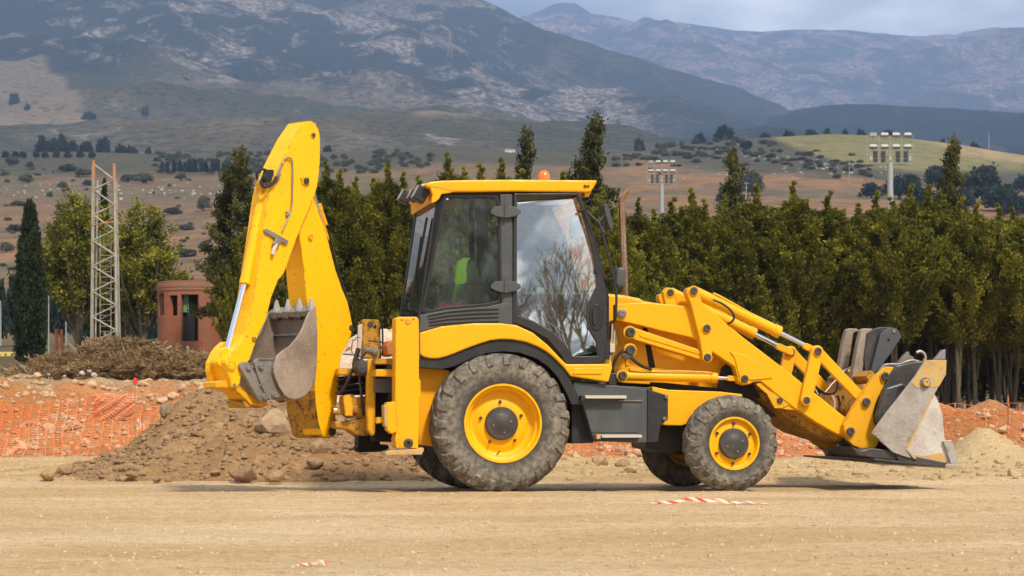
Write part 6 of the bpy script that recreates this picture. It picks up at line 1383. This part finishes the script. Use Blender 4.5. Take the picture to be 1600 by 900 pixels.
o = plate('dipper_edge_cap', BF, [(475, 189.5), (487, 188.8), (494, 193), (493, 195), (487, 191), (475, 192)], -0.045, 0.195, YED, parent=dip, bevel=0.002)
pin(BF, (489, 211.5), -0.05, 3.6, 0.012, parent=dip, cm=YED); pin(BF, (477, 283), -0.05, 5.2, 0.03, parent=dip, collar=False); pin(BF, (396.5, 530), -0.05, 4.2, 0.012, YEX, parent=dip, collar=False)
plate('pin_keeper', BF, [(470, 277), (483, 276), (484, 289), (473, 289)], -0.062, -0.048, YED, parent=dip, bevel=0.003)
pin(BF, (361.5, 572.5), -0.05, 6, 0.015, YEB, parent=dip, cm=YED); pin(BF, (366, 602), -0.05, 3.2, 0.01, STG, parent=dip, collar=False)
hose(BF, [(443, 253, -.05), (448, 247, -.07), (452, 246.5, -.07), (456, 250, -.07), (457.5, 262, -.07), (457, 300, -.07), (455.5, 325, -.07), (450, 342, -.07), (441, 362, -.07)], 1.3, 'steel_line', STG, parent=dip)
hose(BF, [(441, 256, -.06), (437, 266, -.07), (432.5, 277, -.07)], 2.0, 'steel_line', STG, parent=dip); hose(BF, [(448, 247, -.065), (444, 250, -.065), (440, 258, -.065)], 1.3, 'steel_line', STG, parent=dip)
hose(BF, [(432, 277, -.07), (428, 285, -.08), (420, 290, -.08), (412, 291, -.06), (408, 285, -.02), (412, 277, .04), (420, 270, .08)], 3.0, parent=dip)
hose(BF, [(421, 270, .06), (414, 265, .02), (406, 265, -.02), (401, 270, -.03), (402, 280, .0)], 2.0, parent=dip)
plate('hose_block', BF, [(419, 265), (428, 265), (428, 272), (424, 283), (416, 285), (415, 276)], -0.07, 0.0, HOSE, parent=dip, bevel=0.004)
plate('clamp', BF, [(436, 269), (440, 273), (435, 283), (430, 279)], -0.085, -0.06, STG, parent=dip, bevel=0.003)
plate('clamp', BF, [(413.5, 359), (417, 357), (451, 376), (450, 381), (445, 381), (414, 363)], -0.075, -0.05, STG, parent=dip, bevel=0.003)
plate('clamp', BF, [(434, 369), (441, 372), (437, 384), (427, 381)], -0.095, -0.07, STG, parent=dip, bevel=0.004)
hose(BF, [(432, 381, -.08), (428, 390, -.08), (426, 398, -.08)], 3.2, 'steel_fitting', TRD, parent=dip)
hose(BF, [(448, 330, -.06), (450.5, 335, -.075), (447, 336, -.06)], 2.0, 'clip', STG, parent=dip); hose(BF, [(443, 252, -.06), (441, 256, -.065)], 2.4, 'clip', YED, parent=dip)
# bucket cylinder on the left face
c_ = cylinder(BF, (413, 290), (382.5, 444), (353.5, 551), 0.075, 8.3, 4.6, YEB, parent=dip, name='bucket_cylinder')
c_.name = 'bucket_cylinder'
plate('cylinder_bracket', BF, [(424, 270), (432, 280), (424, 302), (410, 302), (408, 285)], 0.03, 0.12, YED, parent=dip, bevel=0.008)
link('rod_clevis', BF, (353, 549), (349, 566), 6, 0.02, 0.13, YEB, parent=dip, r1=8.5)
plate('tipping_lever', BF, [(352, 534), (344, 541), (336, 551), (329, 567), (328.5, 580), (331, 592), (335, 607), (338, 607), (342, 596), (350, 592), (352, 580), (350, 566), (356, 556), (362, 543), (360, 534)], 0.16, 0.24, YEB, parent=dip, bevel=0.006)
plate('tipping_cross', BF, [(338, 597), (360, 593), (390, 612), (392, 618), (380, 620), (356, 606), (338, 606)], 0.0, 0.2, YED, parent=dip, bevel=0.008)
plate('lower_link', BF, [(366, 607), (372, 604), (390, 616), (418, 626), (418, 633), (412, 636), (392, 632), (380, 620)], -0.02, 0.22, YED, parent=dip, bevel=0.006)
plate('lower_block', BF, [(380, 626), (412, 629), (414, 636), (408, 637.5), (384, 637)], 0.0, 0.26, YEX, parent=dip, bevel=0.006)
# grey tipping links
la = link('tipping_link', BF, (384, 573), (412, 621), 8.0, -0.10, -0.05, STG, parent=dip, r1=8.0); pin(BF, (388, 575), -0.10, 4, 0.02, STG, parent=la, cm=STD); pin(BF, (412.5, 620), -0.10, 4.8, 0.03, STG, parent=la, cm=STD); pin(BF, (407, 602), -0.10, 2.6, 0.02, STG, parent=la, collar=False)
link('tipping_link', BF, (384, 573), (412, 621), 8.0, 0.20, 0.25, STG, parent=dip)
# ---- digging bucket
TOOTH = Mat('tooth_steel', (0.55, 0.52, 0.48, 1), 0.35, 0.6).m
BKT = steel('worn_bucket_side', (0.42, 0.34, 0.27, 1), (0.26, 0.20, 0.155, 1), 0.45, 0.45)
db = plate('digging_bucket', BF, [(484, 486.7), (488, 482), (493.5, 478), (494, 500), (495.5, 520), (495, 553), (494, 575), (492, 596), (486, 608), (477, 617.5), (468, 622), (458.7, 623.5), (451, 621.5), (445, 617), (437, 605), (430.7, 590.7), (428, 582), (428, 574.7), (433, 556), (442, 548), (453, 541), (461, 532), (469, 521), (474, 511), (477, 502.7)], -0.16, -0.135, BKT, parent=dip, bevel=0.004)
DBW = 0.62
bk2 = dup(db); bk2.name = 'bucket_side'; bk2.parent = db; bk2.location = BF.l2*DBW
shell_o = [(493.5, 478), (494.5, 500), (496, 520), (495.5, 553), (494.5, 575), (492.5, 596), (486.5, 608.5), (477.5, 618), (468, 623), (458.7, 624.3), (451, 622), (444.5, 617.5), (436.5, 605.5), (430.2, 590.9), (427.5, 582), (427.5, 574.5)]
shell_i = [(x+(459-x)*0.05, y+(565-y)*0.05) for x, y in shell_o]
plate('bucket_shell', BF, shell_o+shell_i[::-1], -0.158, -0.137+DBW, STD, parent=db, bevel=0)
plate('bucket_lip', BF, [(484, 486), (493.5, 477), (494, 492), (486, 494)], -0.155, -0.14+DBW, STG, parent=db, bevel=0.003)
plate('bucket_brace', BF, [(487, 520), (494, 519), (494, 522), (487, 523)], -0.13, -0.15+DBW, STG, parent=db, bevel=0.002)
for k in range(4):
    w_ = -0.155+k*(DBW-0.07)/3
    f_ = [(487.5, 466.5), (490.5, 467.5), (493.5, 476), (495.5, 486), (494.5, 492), (484, 492), (483, 484)]
    e = BF.l2; of = e*(k*(DBW-0.10)/3); q_ = lambda pts, dw: [p+of+e*dw for p in poly(BF, pts, -0.155)]
    tt = MB(); a_ = q_([(486.0, 488), (492.5, 488)], 0); b_ = q_([(486.4, 477), (491.9, 477)], .004); c2 = q_([(487.8, 465.5), (489.8, 465.5)], 0.016)
    tt.add([a_[0], a_[1], a_[1]+e*.055, a_[0]+e*.055, b_[0], b_[1], b_[1]+e*.047, b_[0]+e*.047, c2[0], c2[1], c2[1]+e*.022, c2[0]+e*.022],
           [(0, 1, 2, 3), (0, 1, 5, 4), (1, 2, 6, 5), (2, 3, 7, 6), (3, 0, 4, 7), (4, 5, 9, 8), (5, 6, 10, 9), (6, 7, 11, 10), (7, 4, 8, 11), (8, 9, 10, 11)])
    tt.obj('bucket_tooth', TOOTH, db, bevel=0.003)
    ad_ = plate('tooth_adapter', BF, [(483, 485), (493.5, 485), (493, 494), (489, 499), (484, 495)], -0.157, -0.095, STD, parent=db, bevel=0.004); ad_.location = of
# bucket ears
for w_ in (-0.12, 0.10):
    er = plate('bucket_ear', BF, [(397, 566), (399, 562), (405, 560), (430, 560.5), (433, 570), (430, 588), (441, 612), (446, 618), (432, 622), (422, 625), (413, 612), (404, 590)], w_, w_+0.03, STG, parent=db, bevel=0.005)
pin(BF, (407, 572.5), -0.12, 4.6, 0.03, STG, parent=db, cm=STD); pin(BF, (428, 617), -0.12, 4.2, 0.03, STG, parent=db, cm=STD)
plate('ear_top', BF, [(404, 561), (430, 561), (430, 565), (404, 565)], -0.12, 0.13, STG, parent=db, bevel=0.003)
# dipper cylinder on top of the boom
dc = cylinder(BF, (507, 352), (496, 320), (489, 296), 0.16, 6, 1.6, YED, parent=boom, name='dipper_cylinder'); hose(BF, [(488, 290, .1), (493, 308, .1), (500, 338, .1), (503, 350, .1)], 1.5, 'steel_rod', CHR, parent=boom)
hose(BF, [(513, 360, .10), (520, 390, .10), (527, 418, .10), (536, 448, .10), (543, 470, .10)], 1.8, parent=boom); plate('cylinder_cap', BF, [(502, 347), (508, 350), (515, 372), (514, 378), (508, 360)], 0.06, 0.22, YED, parent=boom, bevel=0.006)

# ---- loose things in the cab (each lies or hangs there)
HV = Mat('hi_vis_cloth', (0.50, 0.88, 0.03, 1), 0.8).m; RC = Mat('red_cloth', (0.55, 0.03, 0.05, 1), 0.85).m; HT = Mat('khaki_felt', (0.17, 0.12, 0.05, 1), 0.9).m; BB = Mat('blue_bag', (0.02, 0.10, 0.22, 1), 0.6).m
def world_of(o): o.parent = None; o.location = (OX, OY, 0); o.rotation_euler = (0, 0, ANG); return o
def cloth(name, prof, w0, w1, mat, label, cat):
    n = len(prof); V = []; 
    for j in range(9):
        w = w0+(w1-w0)*j/8
        for i, (x, y) in enumerate(prof): p = V0.P(x, y, w); p.x += 0.012*math.sin(j*2.1+i*1.3); p.y += 0.01*math.sin(i*2.3); V.append(tuple(p))
    F = [[j*n+i, j*n+i+1, (j+1)*n+i+1, (j+1)*n+i] for j in range(8) for i in range(n-1)]
    o = mesh_np(name, np.array(V), F, mat, None, smooth=True); md = o.modifiers.new('solid', 'SOLIDIFY'); md.thickness = 0.012; world_of(o); return tag(o, label, cat)
vp = MB(); vp.prism([poly(V0, [(716, 408), (724, 403), (737, 402), (731, 408), (729, 420), (730, 440), (724, 446), (716, 462), (714, 474), (703, 474), (706, 455), (711, 440), (713, 420)], 0.50)], (0, 0.10, 0))
v_ = world_of(vp.obj('safety_vest', HV, LD, bevel=0.015)); tag(v_, 'bright yellow green safety vest hanging in the cab behind the rear side window', 'vest')
bc_ = world_of(plate('grey_jacket', V0, [(731, 408), (738, 404), (746, 416), (753, 442), (726, 446), (729, 425)], 0.70, 0.84, Mat('grey_green_cloth', (0.13, 0.17, 0.12, 1), 0.9).m, bevel=0.02)); tag(bc_, 'grey green jacket draped behind the yellow vest in the cab', 'jacket')
r_ = world_of(plate('red_cloth', V0, [(679, 488), (680, 480), (688, 478), (690, 472), (700, 476), (712, 474), (722, 470), (723, 476), (712, 480), (700, 482), (690, 485), (682, 490)], CW0+0.03, CW0+0.09, RC, bevel=0.008)); tag(r_, 'crumpled red cloth lying on the sill of the rear side window', 'cloth')
hb = V0.P(903, 530, 0.62); ht = MB().lathe(hb, (0, 0, 1), [(.001, .15), (.05, .145), (.10, .12), (.125, .07), (.135, .02), (.16, -.01), (.165, -.03), (.13, -.02)], 24).obj('khaki_hat', HT, LD, smooth=True); world_of(ht); tag(ht, 'olive brown rounded hat on top of a blue bag low behind the door glass', 'hat')
bg_ = world_of(plate('blue_bag', V0, [(893, 536), (905, 533), (926, 536), (928, 556), (920, 560), (896, 559), (890, 548)], 0.55, 0.75, BB, bevel=0.03)); tag(bg_, 'blue bag on the cab floor under the olive hat', 'bag')

# ---------------------------------------------------------------- leafless trees behind the camera, mirrored in the door glass
def bare_tree(x, y, H, seed):
    rnd = random.Random(seed); m = MB()
    def grow(p, d, l, r, k):
        pts = [p]; q = p; dd = d
        for i in range(3): dd = (dd+Vector((rnd.gauss(0, .12), rnd.gauss(0, .12), rnd.gauss(.05, .06)))).normalized(); q = q+dd*l/3; pts.append(q)
        m.tube(pts, r, 5 if k < 2 else 3, rs=[r, r*.88, r*.76, r*.62])
        if k >= 5: return
        for i in range(3 if k else 4):
            a = rnd.uniform(0, 6.28); t = rnd.uniform(.35, .8); side = Vector((math.cos(a), math.sin(a), 0)); grow(pts[rnd.choice((2, 3, 3))], (dd*(1-t*.6)+side*t+Vector((0, 0, .15))).normalized(), l*rnd.uniform(.62, .82), r*.60, k+1)
    grow(Vector((0, 0, 0)), Vector((0, 0, 1)), H*0.30, H*0.022, 0)
    o = m.obj('bare_tree', M['twig']); o.location = (x, y, -0.1); return tag(o, 'leafless winter tree standing behind the photographer, reflected in the cab door glass', 'tree', 'leafless trees mirrored in the door glass')
bt = [bare_tree(0, 0, 8, 3+i) for i in range(3)]
for i in range(20):
    src = bt[i % 3]; o = src if i < 3 else src.copy()
    if i >= 3: COL.objects.link(o)
    a = R(-32+i*3+random.uniform(-1, 1)); d = 40+random.uniform(-8, 8); o.location = (at(860, 21)+d*math.sin(R(35)+a), 21-d*math.cos(R(35)+a), -0.1); o.rotation_euler = (0, 0, i*1.7); s_ = random.uniform(1.0, 1.5); o.scale = (s_, s_, s_)
    tag(o, 'leafless winter tree standing behind the photographer, reflected in the cab door glass', 'tree', 'leafless trees mirrored in the door glass')

for i in range(15):                            # dark evergreens added unseen below them, to darken the lower door glass
    a = R(-38+i*5.6+random.uniform(-1.5, 1.5)); d = 44+random.uniform(-3, 3); src = bushy[i % 5]; o = dup(src); o.name = 'conifer_tree'  # added unseen evergreen, not one of the hedge conifers
    o.location = (at(860, 21)+d*math.sin(R(35)+a), 21-d*math.cos(R(35)+a), -0.1); s_ = random.uniform(0.5, 0.68); o.scale = (s_*2.2, s_*2.2, s_)
    tag(o, 'low dark evergreen added unseen behind the photographer to darken the lower door glass', 'tree', 'evergreens added unseen to darken the door glass')

# ---------------------------------------------------------------- air
hz_ = MB().box((0, 3900, 500), (16400, 11400, 1012)); HZ = hz_.obj('haze', None) if False else None
hm = bpy.data.materials.new('haze_air'); hm.use_nodes = True; t_ = hm.node_tree; t_.nodes.clear(); pv_ = t_.nodes.new('ShaderNodeVolumePrincipled'); oo = t_.nodes.new('ShaderNodeOutputMaterial')
pv_.inputs['Color'].default_value = (0.42, 0.60, 1.0, 1); pv_.inputs['Density'].default_value = 1.6e-4; pv_.inputs['Anisotropy'].default_value = 0.0
t_.links.new(pv_.outputs[0], oo.inputs['Volume'])
HZ = MB().box((0, 4900, 990), (17000, 11400, 2060)).obj('haze', hm); tag(HZ, kind='stuff')
bpy.context.view_layer.update()
# unused prototypes are removed
for p in bushy+high+spiky+loose+oaks+shr+[cyp, spire]:
    if id(p) not in used:
        for c in list(p.children): bpy.data.objects.remove(c)
        bpy.data.objects.remove(p)

# small groups of look-alikes are told apart by their order in the view
_g = {}
for o in scene.objects:
    if o.parent is None and 'group' in o and o.location.y > 22: _g.setdefault((o['group'], o['label']), []).append(o)
for (gr, lb), os_ in _g.items():
    if 2 <= len(os_) <= 26:
        os_.sort(key=lambda o: o.location.x/o.location.y)
        for o, w in zip(os_, ORD):
            t = lb+', '+w+' from the left'
            if len(t.split()) <= 16: o['label'] = t
            else: print('LONG', t)
